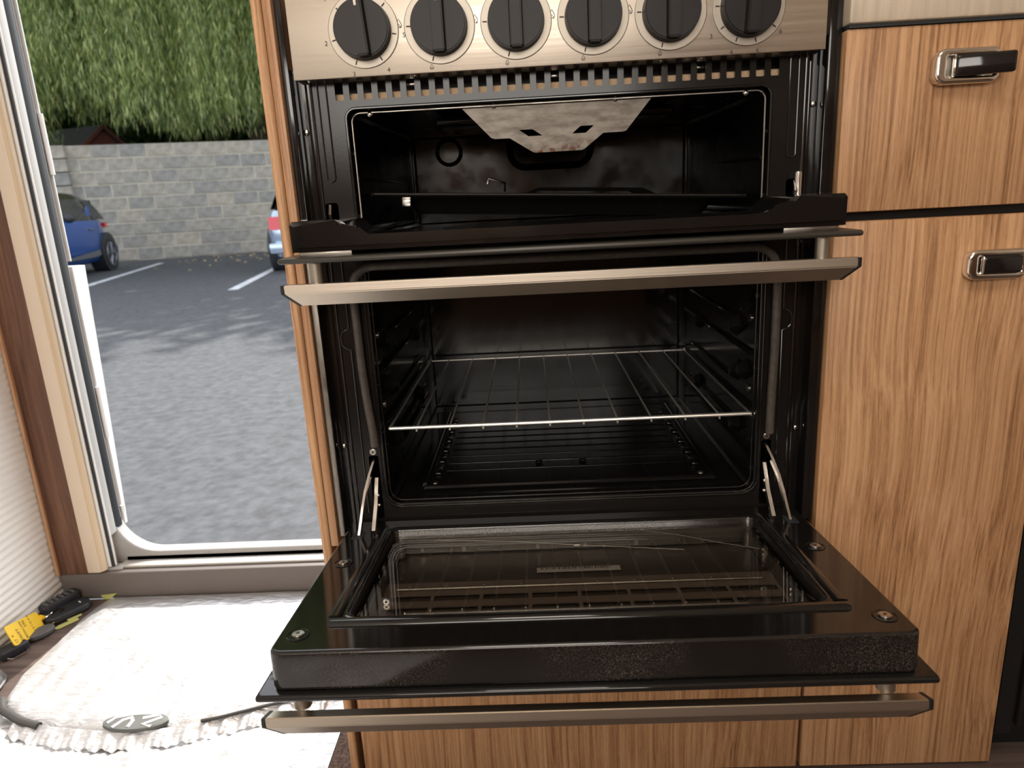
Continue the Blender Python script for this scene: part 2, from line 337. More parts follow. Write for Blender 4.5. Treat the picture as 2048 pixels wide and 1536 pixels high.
def plate_mesh(polys, t, bev=0, res=2):
    """flat plate with holes (first outline is the rim, the others holes), built in XY, thickness t about z = 0"""
    cu = bpy.data.curves.new('p', 'CURVE'); cu.dimensions = '2D'; cu.fill_mode = 'BOTH'; cu.extrude = max(0, t/2-bev); cu.bevel_depth = bev; cu.bevel_resolution = res
    for p in polys:
        sp = cu.splines.new('POLY'); sp.points.add(len(p)-1); sp.use_cyclic_u = True
        for q, (x, y) in zip(sp.points, p): q.co = (x, y, 0, 1)
    o = bpy.data.objects.new('p', cu); COL.objects.link(o)
    dg = bpy.context.evaluated_depsgraph_get(); me = bpy.data.meshes.new_from_object(o.evaluated_get(dg), depsgraph=dg)
    bpy.data.objects.remove(o); bpy.data.curves.remove(cu); return me
RX90 = Matrix.Rotation(PI/2, 4, 'X')     # XY plate -> upright plate in XZ
def plate(name, polys, t, m, parent=None, xf=Matrix(), bev=0, res=2, smooth=True):
    me = plate_mesh(polys, t, bev, res); me.transform(xf); return obj(name, me, m, parent, smooth)
def text_mesh(body, size, t=.0001, align='CENTER'):
    cu = bpy.data.curves.new('f', 'FONT'); cu.body = body; cu.size = size; cu.align_x = align; cu.align_y = 'CENTER'; cu.extrude = t; cu.resolution_u = 3
    o = bpy.data.objects.new('f', cu); COL.objects.link(o); dg = bpy.context.evaluated_depsgraph_get()
    me = bpy.data.meshes.new_from_object(o.evaluated_get(dg), depsgraph=dg); bpy.data.objects.remove(o); bpy.data.curves.remove(cu); return me
def T(x, y, z): return Matrix.Translation((x, y, z))
def copyo(o, parent, xf=None, loc=None):
    c = o.copy(); COL.objects.link(c); put(c, parent)
    if loc is not None: c.location = loc
    if xf is not None: c.matrix_basis = xf
    return c
# ================================================================== SETTING: caravan shell
struct(MB().box(-.99, 1.7, -2.3, .435, -.03, 0).build('floor', 'floor', smooth=False), 'dark brown wood-look vinyl floor inside the caravan', 'floor')
plate_xf = T(0, .475, 0) @ RX90
wb_ = plate('wall_back', [[(-1.5, 0), (1.7, 0), (1.7, 2.0), (-1.5, 2.0)], [(-.862, .03), (-.295, .03), (-.295, 1.84), (-.862, 1.84)]], .05, 'interior', xf=plate_xf, smooth=False)
struct(wb_, 'caravan side wall that holds the entrance door opening', 'wall')
# ridged white wallboard on the left
def ridged_wall():
    b = MB(); zs = np.arange(0, 1.96, .00225); ys = np.linspace(-2.3, .45, 56); G = []
    for z in zs:
        row = []
        for y in ys:
            ph = z/.0135*2*PI + 1.1*math.sin(y*7.1+z*9) + .7*math.sin(y*17+z*23)
            row.append((-.955 + .0010*math.sin(ph) + .0005*math.sin(z*900+y*40), y, z))
        G.append(row)
    b.grid(G); b.box(-.99, -.9575, -2.3, .45, 0, 1.96)
    return b.build('wall_left', 'wallw')
struct(ridged_wall(), 'white wallboard with fine wavy horizontal ridges beside the door', 'wall')
ce = plate('ceiling', [[(-1.0, -2.35), (1.7, -2.35), (1.7, .5), (-1.0, .5)], [(-.4, -1.35), (.2, -1.35), (.2, -.75), (-.4, -.75)]], .04, 'ceil', xf=T(0, 0, 1.98), smooth=False)
struct(ce, 'pale caravan ceiling with a roof light opening', 'ceiling')
wf = plate("wall_front", [[(-1.0, 0), (1.7, 0), (1.7, 2.0), (-1.0, 2.0)], [(-.9, .93), (.42, .93), (.42, 1.57), (-.9, 1.57)]], .05, "interior", xf=T(0, -2.3, 0) @ RX90, smooth=False)
struct(wf, 'cream wall opposite the kitchen with a wide window', 'wall')
struct(MB().box(1.65, 1.7, -2.3, .45, 0, 2.0).build('wall_right', 'interior', smooth=False), 'cream end wall of the caravan', 'wall')
wn = MB().tube([(-.9, -2.3, .93), (.42, -2.3, .93), (.42, -2.3, 1.57), (-.9, -2.3, 1.57)], .018, closed=True, n=8).build('window_1', 'white_pl')
struct(wn, 'white window frame opposite the kitchen', 'window')
bench = thing('added_bench', 'unseen brown upholstered bench seat added for reflections, under the window opposite the kitchen', 'seat', (0, -2, 0))  # unseen seat added for its warm reflection in the cooker
MB().box(-.9, 1.5, -2.26, -1.72, 0, .36, .01).build('seat_box', 'wood', bench)
MB().box(-.9, 1.5, -2.26, -1.68, .36, .48, .03, 3).build('seat_cushion', 'sofa', bench)
MB().box(-.9, 1.5, -2.27, -2.12, .48, .88, .03, 3).build('back_cushion', 'sofa', bench)
# ---- door reveal
w1 = MB().box(-.9525, -.893, .434, .4499, .055, 1.9, .002).build('trim_1', 'wood_dark'); struct(w1, 'dark walnut strip between the ridged wallboard and the door frame', 'trim')
MB().box(-.9528, -.9468, .428, .436, .055, 1.9, .001).build('edge_bead', 'wood_edge', w1)
tr = MB().box(-.892, -.8655, .430, .4495, .058, 1.88, .003).build('trim_2', 'cream_pl'); struct(tr, 'cream flyscreen cassette running up the left door jamb', 'trim')
MB().tube([(-.866, .440, .06), (-.866, .440, 1.88)], .0062, n=16, flat=(1, 1.4)).build('side_bead', 'tan_pl', tr)
MB().box(-.866, -.857, .4485, .4535, .06, 1.88, .001).build('white_lip', 'white_pl', tr)
MB().box(-.8575, -.8525, .4515, .4555, .06, 1.88).build('dark_groove', 'rubber', tr)
MB().box(-.8545, -.8500, .4550, .4580, .06, 1.88, .001).build('channel_lip', 'white_pl', tr)
ch = MB().box(-.862, -.8515, .4580, .4785, .12, 1.88, .001).build('trim_3', 'pale_grey'); struct(ch, 'pale grey screen channel on the left door jamb', 'trim')
se = MB().tube([(-.857, .4925, .125), (-.857, .4925, 1.8)], .0066, n=12, flat=(1, 2.0)).build('trim_4', 'rubber'); struct(se, 'black rubber door seal along the left jamb', 'trim')
MB().tube([(-.8515, .4985, .14), (-.8515, .4985, 1.8)], .0012, n=8).build('seal_lip', 'grey_pl', se)
fr = plate('trim_5', [[(-.875, .03), (-.25, .03), (-.25, 1.86), (-.875, 1.86)], rrect(-.862, -.27, .070, 1.80, .085, 10)], .030, 'grey_pl', xf=T(0, .494, 0) @ RX90, bev=.004)
struct(fr, 'grey moulded outer door frame with a rounded lower corner', 'trim')
# ---- step and sill rails
st = MB().box(-.953, -.288, .436, .512, 0, .054, .004, 3).build('trim_6', 'brown_pl'); struct(st, 'brown-grey moulded step below the entrance door', 'step')
MB().box(-.845, -.288, .452, .476, .054, .060, .002).build('sill_rail', 'sill', st)
MB().box(-.845, -.288, .479, .497, .054, .068, .003).build('sill_rail', 'sill', st)
MB().box(-.875, -.835, .446, .468, .054, .058, .001).build('rail_end', 'grey_pl', st)
# ---- stable door, both leaves folded back against the outside
def leaf(name, z0, z1, w_top, w_bot, label):
    b = MB(); sec = lambda z, w: [(-1.40, .512, z), (-.860, .512, z), (-.8535, .514, z), (-.8535, .510+w, z), (-.860, .512+w, z), (-1.40, .512+w, z)]
    n = 8; rings = []
    for i in range(n+1):
        t = i/n; z = z0+(z1-z0)*t; rings.append(sec(z, w_bot+(w_top-w_bot)*t))
    b.loft(rings); o = b.build(name, 'white_gel'); return o
d1 = struct(leaf('door_1', .12, .622, .041, .010, ''), 'white lower half of the entrance door folded open outside', 'door')
MB().cyl((-.852, .511, .30), (-.852, .511, .40), .0045, n=12).build('hinge_knuckle', 'white_pl', d1)
MB().cyl((-.852, .511, .145), (-.852, .511, .16), .0045, n=12).build('hinge_knuckle', 'white_pl', d1)
d2 = struct(leaf('door_2', .632, 1.78, .006, .006, ''), 'white upper half of the entrance door folded open outside', 'door')
MB().cyl((-.852, .511, .78), (-.852, .511, .88), .0045, n=12).build('hinge_knuckle', 'white_pl', d2)
# ================================================================== OUTDOORS
GZ = -.25
g = MB(); g.grid([[(x, y, GZ) for y in np.linspace(.6, 40, 40)] for x in np.linspace(-40, 25, 40)])
struct(g.build('ground', 'asphalt', smooth=False), 'dark grey asphalt of the car park outside the door', 'ground')
def road_line(a, b, w, label):
    a, b = Vector((*a, 0)), Vector((*b, 0)); d = (b-a).normalized(); n = Vector((-d.y, d.x, 0))*w/2; k = MB()
    k.prism([tuple((p)[:2]) for p in (a-n, b-n, b+n, a+n)], GZ+.0005, GZ+.006, 'z')
    return tag(k.build('parking_line', 'line', smooth=False), label, 'road marking', 'painted parking bay lines')
road_line((-6.25, 7.9), (-7.84, 14.1), .12, 'white painted bay line on the asphalt beside the blue car')
road_line((-3.85, 8.16), (-4.55, 12.2), .12, 'white painted bay line on the asphalt beside the silver car')
# ---- block wall
WA = Vector((-9.494, 15.47, GZ)); WD = Vector((3.22, .95, 0)).normalized(); WN = Vector((-WD.y, WD.x, 0)); wang = math.atan2(WD.y, WD.x)
CH, BL = .2855, .565
wall = thing('wall_boundary', 'grey concrete block boundary wall behind the parked cars', 'wall', WA, kind='structure')
RW = Matrix.Translation(WA) @ Matrix.Rotation(wang, 4, 'Z')
MB().box(-4.1, 11.1, .009, .20, 0, CH*9-.012).build('mortar', 'mortar', wall, smooth=False, xf=RW)
bb = MB().box(-BL/2+.011, BL/2-.011, 0, .19, .010, CH-.010, .012, 1); bme = None
first = None; hb = None
for c in range(9):
    for k in range(-7, 20):
        x = (k + (.5 if c % 2 else 0))*BL + .1
        if first is None:
            o = bb.build('block', 'block', None, smooth=False); first = o; bme = o.data
        else:
            o = bpy.data.objects.new('block', bme); COL.objects.link(o)
        o.parent = wall; o.matrix_parent_inverse = Matrix.Translation(-WA)
        o.matrix_basis = RW @ T(x+random.uniform(-.006, .006), random.uniform(-.012, .004), c*CH)
pier = MB().box(-.35, .35, 0, .33, .010, CH-.010, .012, 1)
pf = None
for c in range(9):
    if pf is None: pf = pier.build('pier_block', 'block', None, smooth=False); o = pf
    else: o = bpy.data.objects.new('pier_block', pf.data); COL.objects.link(o)
    o.parent = wall; o.matrix_parent_inverse = Matrix.Translation(-WA); o.matrix_basis = RW @ T(-1.02, -.14, c*CH)
# ---- leaves
def leaf_mesh(P, D, Ln, Wd, name):
    """P base points, D unit directions (n,3); each leaf is a folded diamond of four vertices"""
    n = len(P); R = rng.normal(size=(n, 3)); Sd = np.cross(D, R); Sd /= np.linalg.norm(Sd, axis=1)[:, None]+1e-9
    Nn = np.cross(D, Sd); Ln = Ln[:, None]; Wd = Wd[:, None]
    V = np.empty((n, 4, 3)); V[:, 0] = P; V[:, 1] = P+D*Ln*.42+Sd*Wd+Nn*Wd*.3; V[:, 2] = P+D*Ln; V[:, 3] = P+D*Ln*.42-Sd*Wd+Nn*Wd*.3
    me = bpy.data.meshes.new(name); me.vertices.add(4*n); me.vertices.foreach_set('co', V.reshape(-1))
    me.loops.add(4*n); me.loops.foreach_set('vertex_index', np.arange(4*n, dtype=np.int32))
    me.polygons.add(n); me.polygons.foreach_set('loop_start', np.arange(0, 4*n, 4, dtype=np.int32))
    me.update(calc_edges=True); me.validate(); return me
def wall_y(x): return 15.47 + (x+9.494)*WD.y/WD.x
willow = thing('weeping_willow', 'tall weeping willow with long hanging green strands above the block wall', 'tree', (-7.5, 19.5, GZ))
def strands(n):
    P, D, Ln, Wd = [], [], [], []; clumps = [(rng.uniform(-20, -1.5), rng.uniform(.6, 4.5)) for _ in range(330)]
    for i in range(n):
        c_ = clumps[rng.integers(len(clumps))]; x = c_[0]+rng.normal()*.16; y = wall_y(x)+c_[1]+rng.normal()*.12
        cl = .5+.5*math.sin(x*2.3+1.2*math.sin(y*2)); zb = (2.4 if x < -12.2 else 3.25 if x < -9.4 else 2.75) + abs(rng.normal())*.7*(.4+cl); zt = rng.uniform(7.2, 9.2)
        if zb > zt-.6: zb = zt-.6
        m = int((zt-zb)/.075); t = np.linspace(0, 1, m); ph = rng.uniform(0, 6.3)
        z = zt+(zb-zt)*t; ox = x + .12*np.sin(ph+t*3)+t*rng.normal()*.12; oy = y+.1*np.cos(ph+t*3)
        p = np.stack([ox, oy, z], 1)+rng.normal(size=(m, 3))*.035
        d = rng.normal(size=(m, 3))*.24; d[:, 2] -= 1.0; d /= np.linalg.norm(d, axis=1)[:, None]
        P.append(p); D.append(d); Ln.append(rng.uniform(.16, .32, m)); Wd.append(rng.uniform(.007, .013, m))
    return [np.concatenate(a) for a in (P, D, Ln, Wd)]
f = obj('hanging_foliage', leaf_mesh(*strands(3600), 'hanging_foliage'), 'willow', willow, smooth=False); f['kind'] = 'stuff'
n = 26000
P = np.stack([rng.uniform(-18, 4, n), rng.uniform(15.5, 22, n), 7.4+4.4*rng.beta(1.2, 1.2, n)], 1); D = rng.normal(size=(n, 3)); D[:, 2] -= .4; D /= np.linalg.norm(D, axis=1)[:, None]
f = obj('crown_foliage', leaf_mesh(P, D, rng.uniform(.4, .7, n), rng.uniform(.06, .11, n), 'crown_foliage'), 'willow', willow, smooth=False); f['kind'] = 'stuff'
tk = MB(); tk.tube([(-7.6, 20, GZ), (-7.5, 20.1, 2), (-7.2, 20, 4.5), (-6.6, 19.8, 7.5)], [.5, .4, .32, .15], n=12)
tk.build('trunk', 'trunk', willow)
for pts in ([(-7.3, 20, 4), (-9, 19.6, 6.4), (-11.5, 19, 8)], [(-7.2, 20, 4.8), (-5.2, 19.6, 7), (-3, 19, 8.4)], [(-7.4, 20.1, 3.2), (-8.6, 20.6, 6), (-9.4, 21, 9)]):
    MB().tube(pts, [.2, .14, .06], n=8).build('branch', 'trunk', willow)
def bush(cx, cy, rx, ry, h, n, label):
    t = thing('evergreen_bush', label, 'bush', (cx, cy, GZ), 'dark bushes behind the block wall')
    u = rng.normal(size=(n, 3)); u /= np.linalg.norm(u, axis=1)[:, None]; u[:, 2] = np.abs(u[:, 2]); r = rng.uniform(.82, 1.06, n)[:, None]
    P = u*r*np.array([rx, ry, h])+np.array([cx, cy, GZ]); D = u+rng.normal(size=(n, 3))*.7; D /= np.linalg.norm(D, axis=1)[:, None]
    f = obj('foliage', leaf_mesh(P, D, rng.uniform(.16, .34, n), rng.uniform(.05, .09, n), 'foliage'), 'bush', t, smooth=False); f['kind'] = 'stuff'
    k = MB(); k.sph((cx, cy, GZ), 1, (rx*.8, ry*.8, h*.84), 24); k.build('blocking_core', 'bush', t)
def hedge():
    t = thing('evergreen_hedge', 'tall dark evergreen hedge behind the willow and the block wall', 'hedge', (-9, 24, GZ)); n = 52000
    def top(x): return 9.5+.5*np.sin(x*1.3)
    x = rng.uniform(-26, 5, n); z = GZ+rng.uniform(0, 1, n)**.8*(top(x)-GZ); y = 23.2+.35*np.sin(x*2.1)+.3*np.sin(z*1.7+x)+rng.normal(size=n)*.15
    D = rng.normal(size=(n, 3))*.6; D[:, 1] -= .7; D[:, 2] -= .3; D /= np.linalg.norm(D, axis=1)[:, None]
    f = obj('foliage', leaf_mesh(np.stack([x, y, z], 1), D, rng.uniform(.2, .42, n), rng.uniform(.05, .1, n), 'foliage'), 'bush', t, smooth=False); f['kind'] = 'stuff'
    k = MB(); k.grid([[(u, 23.55+.3*math.sin(u*2.1)+.25*math.sin(w*1.7+u), w) for w in np.linspace(GZ, 9.2, 14)] for u in np.linspace(-26, 5, 60)]); k.grid([[(u, 25.0, w) for w in (GZ, 9.2)] for u in (-26, 5)]); k.build('blocking_core', 'bush', t)  # solid dark sheets added inside the hedge to block bright sky
hedge()
# ---- shed
shed = thing('garden_shed', 'red-brown garden shed with dark felt roof peeping over the block wall', 'shed', (-11.8, 19.2, GZ))
RS = T(-11.55, 19.2, 0) @ Matrix.Rotation(math.radians(70), 4, 'Z')
MB().prism([(-1, GZ), (1, GZ), (1, 2.35), (0, 3.12), (-1, 2.35)], 0, 2.6, 'y').build('shed_wall', 'shed', shed, smooth=False, xf=RS)
for s in (-1, 1):
    MB().prism([(0, 3.12), (s*1.15, 2.24), (s*1.15, 2.30), (0, 3.19)], -.12, 2.75, 'y').build('roof_slope', 'roof', shed, smooth=False, xf=RS)
    MB().prism([(0, 3.10), (s*1.15, 2.22), (s*1.15, 2.32), (0, 3.21)], -.15, -.12, 'y').build('barge_board', 'shed', shed, smooth=False, xf=RS)
# ---- fallen leaves
n = 330; x = rng.uniform(-9, -2.5, n); off = np.abs(rng.normal(size=n))*1.9+.3; y = np.array([wall_y(a) for a in x])-off
ok_ = (x < -4.9) | (y < 8.5); ok_ &= ~((x < -7.4)); x, y = x[ok_], y[ok_]; n = len(x); P = np.stack([x, y, np.full(n, GZ+.012)], 1); D = rng.normal(size=(n, 3)); D[:, 2] = .12; D /= np.linalg.norm(D, axis=1)[:, None]
fl = obj('fallen_leaves', leaf_mesh(P, D, rng.uniform(.04, .09, n), rng.uniform(.012, .022, n), 'fallen_leaves'), 'leafdry', smooth=False)
tag(fl, 'dry leaves scattered over the asphalt along the block wall', 'leaves', kind='stuff')
# ---- cars
def car(name, label, xf, paint, roof, loc, hatch=1.0, fin=True, strip=True):
    t = thing(name, label, 'car', loc)
    def ring(z, s0, s1, w, n=40, e=3.6):
        if not fin and e < 4: e = 8
        out = []
        for i in range(n):
            a = 2*PI*i/n; c, s_ = math.cos(a), math.sin(a)
            out.append((math.copysign(abs(s_)**(2/e), s_)*w, (s0+s1)/2+math.copysign(abs(c)**(2/e), c)*(s1-s0)/2, z))
        return out
    b = MB(); b.loft([ring(.19, .2, 3.8, .74), ring(.24, .10, 3.9, .80), ring(.45, .02, 3.97, .855), ring(.66, .0, 3.98, .87), ring(.80, .05, 3.93, .862), ring(.90, .10, 3.6, .845), ring(.95, .14, 3.2, .82)])
    body = b.build('body', paint, t, xf=xf, ang=50)
    b = MB(); b.loft([ring(.945, .17, 2.95, .79, e=4), ring(1.10, .24, 2.62, .735, e=4), ring(1.25, .36, 2.28, .675, e=4), ring(1.38, .52, 1.95, .60, e=4), ring(1.44, .70, 1.75, .53, e=4), ring(1.46, .85, 1.6, .4, e=4)])
    cab = b.build('cabin', roof, t, xf=xf, ang=50)
    for sd in (-1, 1):
        k = MB(); X = lambda z: sd*(.79-(z-.945)*.372+.006)
        k.grid([[(X(z), s, z) for s in (lo, hi)] for z, lo, hi in ((.965, 1.15, 2.72), (1.10, 1.17, 2.45), (1.22, 1.21, 2.2), (1.33, 1.27, 1.98))]); k.build('side_window', 'car_glass', t, xf=xf, smooth=False)
        k = MB(); k.grid([[(X(z), s, z) for s in (lo, hi)] for z, lo, hi in ((.965, .42, .98), (1.12, .50, .98), (1.25, .62, 1.0), (1.33, .74, 1.05))]); k.build('quarter_window', 'car_glass', t, xf=xf, smooth=False)
        if fin: k = MB(); k.prism([(.95, .94), (1.22, .94), (1.16, 1.08), (1.06, 1.2), (1.0, 1.22)], X(.95)-.012*sd, X(.95)+.006*sd, 'x'); k.build('pillar_fin', paint, t, xf=xf @ T(-sd*.045, 0, 0))
        k = MB(); k.tube([(sd*.868, 1.28, .79), (sd*.885, 1.34, .795), (sd*.885, 1.46, .80), (sd*.868, 1.52, .80)], .013, n=8); k.build('door_handle', 'chrome' if fin else paint, t, xf=xf)
        k = MB(); k.tube([(sd*.868, 1.06, .93), (sd*.874, 1.07, .6), (sd*.87, 1.14, .35)], .004, n=6); k.build('door_shut_line', 'rubber', t, xf=xf)
        if strip: k = MB(); k.prism([(1.10, .33), (1.14, .42), (2.6, .34), (2.6, .30), (1.3, .30)], sd*.85, sd*.872, 'x'); k.build('sill_trim', 'rim', t, xf=xf)
        k = MB(); k.sph((sd*.96, 2.45, 1.0), .1, (.9, .6, .75), 14); k.build('door_mirror', 'rubber', t, xf=xf)
        k = MB(); k.prism([(.05, .80), (.20, .82), (.20, .90), (.12, .90)] if fin else [(.012, .66), (.14, .68), (.17, .84), (.04, .86)], sd*.50, sd*(.70 if fin else .77), 'x'); k.build('tail_lamp', 'red_lamp', t, xf=xf)
        for s0 in (.64, 3.06):
            k = MB(); k.cyl((sd*.60, s0, .345), (sd*.873, s0, .345), .375, n=36); k.build('wheel_arch', 'rubber', t, xf=xf)
            k = MB(); k.cyl((sd*.68, s0, .315), (sd*.884, s0, .315), .315, n=36, bev=.03); w = k.build('wheel', 'tyre', t, xf=xf)
            k = MB(); k.tube([(sd*.884, s0+.215*math.cos(a), .315+.215*math.sin(a)) for a in np.linspace(0, 2*PI, 33)[:-1]], .014, n=6, closed=True)
            for q in range(5):
                for o_ in (-.16, .16):
                    a = q*2*PI/5+o_+.3; k.tube([(sd*.888, s0+.03*math.cos(a), .315+.03*math.sin(a)), (sd*.886, s0+.21*math.cos(a), .315+.21*math.sin(a))], .017, n=6)
            k.cyl((sd*.87, s0, .315), (sd*.894, s0, .315), .045, n=16); k.build('rim', 'rim', w, xf=xf)
    k = MB(); k.box(-.26, .26, -.012, .02, .56, .67); k.build('number_plate', 'white_pl', t, xf=xf)
    k = MB(); k.grid([[(x, .24-(z-.95)*.0+(z-.95)*.75-.075, z) for x in (-.6, .6)] for z in (1.0, 1.32)]); k.build('rear_window', 'car_glass', t, xf=xf, smooth=False)
    k = MB(); k.box(-.80, .80, -.03, .1, .30, .46, .03); k.build('rear_bumper', paint, t, xf=xf)
    return t
def car_xf(corner, d, side, s_at):
    """corner: ground point on the car's visible side at distance s_at from the tail; d heading; side = sign of the visible flank"""
    d = Vector((*d, 0)).normalized(); r = Vector((d.y, -d.x, 0))            # right-hand side of the heading
    o = Vector((*corner, GZ)) - d*s_at - r*side*.87
    m = Matrix((r, d, Vector((0, 0, 1)))).transposed().to_4x4(); m.translation = o; return m, o
m, o = car_xf((-8.11, 12.83), (.20, -.98), -1, .64)
car('blue_hatchback', 'blue hatchback with dark roof parked tail-first against the block wall', m, 'blue', 'car_dark', o)
m, o = car_xf((-4.17, 10.35), (-.168, .986), -1, .05)
car('silver_car', 'pale silver car with a red tail lamp half hidden behind the wood panel', m, 'silver_paint', 'car_glass', o, fin=False, strip=False)
# ================================================================== KITCHEN
# ---- left side panel
sp = thing('cabinet_side_panel', 'narrow wood-effect end panel between the cooker and the entrance door', 'panel', (-.275, .2, 0))
MB().box(-.286, -.2757, -.015, .449, 0, .93, .0035, 3).build('outer_board', 'wood', sp)
MB().box(-.2752, -.2664, -.013, .449, .325, .93, .0012).build('inner_board', 'wood_edge', sp)
# ---- right-hand cabinet
kc = thing('kitchen_cabinet', 'wood-effect kitchen cabinet with a drawer above a tall door, right of the cooker', 'cabinet', (.385, .2, 0))
MB().box(.275, .499, .004, .449, .04, .836).build('body', 'black_pl', kc, smooth=False)  # body coloured black so the gap between the fronts looks shaded
MB().box(.275, .499, .006, .44, 0, .04).build('plinth', 'black_pl', kc, smooth=False)
dr = MB().box(.2712, .500, -.0165, .003, .6695, .836, .0015).build('drawer', 'wood2', kc)
dd = MB().box(.2712, .500, -.0165, .003, .006, .6605, .0015).build('door', 'wood', kc)
def handle(parent, x, z, w, h, open_):
    hm = plate_mesh([rrect(.0032, w-.0032, .0032, h-.0032, .0062, 8), rrect(.0078, w-.0045, .0045, h-.0045, .004, 5)], .012, .0031, 5); hm.transform(T(x, -.0220, z) @ RX90)
    hd = obj('handle', hm, 'chrome', parent)
    bk = MB(); bk.box(x+.006, x+w-.004, -.0225, -.0168, z+.004, z+h-.004); bk.build('recess', 'steel_dk', hd)
    lv = MB(); lw = w-.0215
    lv.box(0, lw, -.0045, .0045, -h/2+.0066, h/2-.0066, .0022, 3)
    if open_: xf = T(x+.0175, -.0265, z+h/2) @ Matrix.Rotation(math.radians(-14), 4, 'Z') @ Matrix.Diagonal((1.28, 1, 1, 1))
    else: xf = T(x+.0130, -.0275, z+h/2)
    lv.build('lever', 'black_gl', hd, xf=xf)
    ed = MB(); ed.box(-.0013, .0002, -.0047, .0047, -h/2+.0062, h/2-.0062, .0006); ed.build('lever_edge', 'chrome', hd, xf=xf)
handle(dr, .3500, .7815, .0600, .0315, True)
handle(dd, .4000, .5975, .0590, .0300, False)
# ---- worktop on the right cabinet
wt = thing('worktop', 'pale brushed-laminate worktop edge above the right-hand drawer', 'worktop', (.6, .2, .839))
MB().box(.2705, 1.3, -.022, .449, .8395, .905, .003, 2).build('slab', 'worktop', wt)
MB().box(.272, 1.3, -.0185, .44, .8365, .8392).build('underside_strip', 'rubber', wt, smooth=False)
# ---- dark appliance at the far right
fg = thing('dark_appliance', 'glossy black fridge front past the tall wood door at the right edge', 'fridge', (.75, .2, 0))
MB().box(.525, 1.05, -.004, .445, .04, .834, .004).build('door_panel', 'black_gl', fg)
MB().box(.5055, .5245, -.010, .3, .04, .834, .002).build('side_frame', 'black_pl', fg)
MB().tube([(.535, -.006, .05), (.535, -.006, .83)], .004, n=8).build('door_edge_bead', 'enamel_soft', fg)
MB().box(.505, 1.05, .02, .44, 0, .04).build('plinth', 'black_pl', fg, smooth=False)
# ---- cabinet under the oven
uc = thing('lower_cabinet', 'wide wood-effect panel below the open oven door', 'cabinet', (0, .2, 0))
MB().box(-.2675, .2675, -.0165, .003, .006, .322, .0015).build('front_panel', 'wood2', uc)
MB().box(-.2745, .2700, .004, .449, .04, .318).build('body', 'wood_dark', uc, smooth=False)
MB().box(-.2745, .2700, .006, .44, 0, .04).build('plinth', 'black_pl', uc, smooth=False)
# ================================================================== COOKER
ck = thing('cooker', 'black built-in gas cooker with open grill and oven doors and a brushed steel control panel', 'cooker', (0, .2, .325))
# ---- fascia plate with openings and vent slots
slots = [rrect(-.2137+i*.01418-.0041, -.2137+i*.01418+.0041, .8020, .8300, .0012, 2) for i in range(31)]
hinge_slots = [rrect(s*.2187-.0055, s*.2187+.0055, .352, .4285, .002, 2) for s in (-1, 1)]
grill_slots = [rrect(s*.2335-.0065, s*.2335+.0065, .664, .705, .003, 3) for s in (-1, 1)]
fas = plate('fascia', [rrect(-.2415, .2415, .335, .832, .003, 2), rrect(-.2087, .2087, .664, .7934, .010, 6), rrect(-.2068, .2068, .369, .647, .016, 6)] + slots + hinge_slots + grill_slots, .0014, 'enamel_soft', ck, xf=T(0, .0007, 0) @ RX90)
# rolled lips round both openings
def lip(x, z0, z1, r, rad, y, n=7, name='opening_lip', m='enamel'):
    MB().tube([(u, y, v) for u, v in rrect(-x, x, z0, z1, r, n)], rad, n=10, closed=True).build(name, m, ck)
lip(.2093, .6634, .7940, .010, .0016, .0002); lip(.2052, .6670, .7902, .009, .0010, .006, m='steel_dk')
lip(.2076, .368, .648, .017, .0017, .0002); lip(.2048, .371, .645, .0145, .0011, .006, m='enamel')
lip(.2112, .3655, .6505, .020, .0013, -.0003)
# pressed ribs either side
for s in (-1, 1):
    xs = s*.2305
    MB().tube([(xs-.0042, -.0002, .83), (xs-.0042, -.0002, .7285), (xs-.003, -.0002, .7262), (xs, -.0002, .7252), (xs+.003, -.0002, .7262), (xs+.0042, -.0002, .7285), (xs+.0042, -.0002, .83)], .0009, n=8).build('pressed_rib', 'enamel', ck)
    a = .2300
    MB().tube([(s*.19, -.0003, .6535), (s*(a-.008), -.0003, .6535), (s*(a-.003), -.0003, .6515), (s*a, -.0003, .6465), (s*a, -.0003, .5740), (s*(a+.0045), -.0003, .5725), (s*(a+.0085), -.0003, .5685), (s*(a+.0095), -.0003, .5628), (s*(a+.0085), -.0003, .5565), (s*(a+.0045), -.0003, .5525), (s*a, -.0003, .5510), (s*a, -.0003, .3600)], .0011, n=8).build('pressed_bead', 'enamel', ck)
    MB().cyl((s*.2415, .0005, .34), (s*.2415, .0005, .83), .0016, n=10).build('fascia_edge', 'enamel', ck)
    # stepped side channel and flange
    MB().box(s*.2420, s*.2585, .0100, .0115, .335, .832).build('side_channel', 'enamel', ck, smooth=False)
    MB().tube([(s*.2490, .0098, .335), (s*.2490, .0098, .832)], .0011, n=8).build('channel_bead', 'enamel', ck)
    MB().box(s*.2415, s*.2430, .0005, .0110, .335, .832).build('channel_wall', 'enamel', ck, smooth=False)
    MB().box(s*.2580, s*.2600, -.0075, .0115, .335, .832, .0006).build('flange_web', 'enamel', ck)
    xo = .2655 if s < 0 else .2700
    MB().box(s*.2585, s*xo, -.0085, -.0065, .690, .905, .0008).build('side_flange', 'enamel', ck)
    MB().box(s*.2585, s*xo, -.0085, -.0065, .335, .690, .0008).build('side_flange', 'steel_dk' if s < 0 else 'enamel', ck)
    # screws in the channel and by the gasket
    for z in (.775, .438): MB().sph((s*.2535, .0095, z), .0032, (1, .5, 1), 12).build('screw', 'steel', ck)
    MB().cyl((s*.2187, -.0012, .4332), (s*.2187, .001, .4332), .0037, n=16, bev=.0008).build('screw', 'steel', ck)
    MB().cyl((s*.2187, -.0016, .4332), (s*.2187, .0, .4332), .0014, n=6).build('screw_recess', 'rubber', ck)
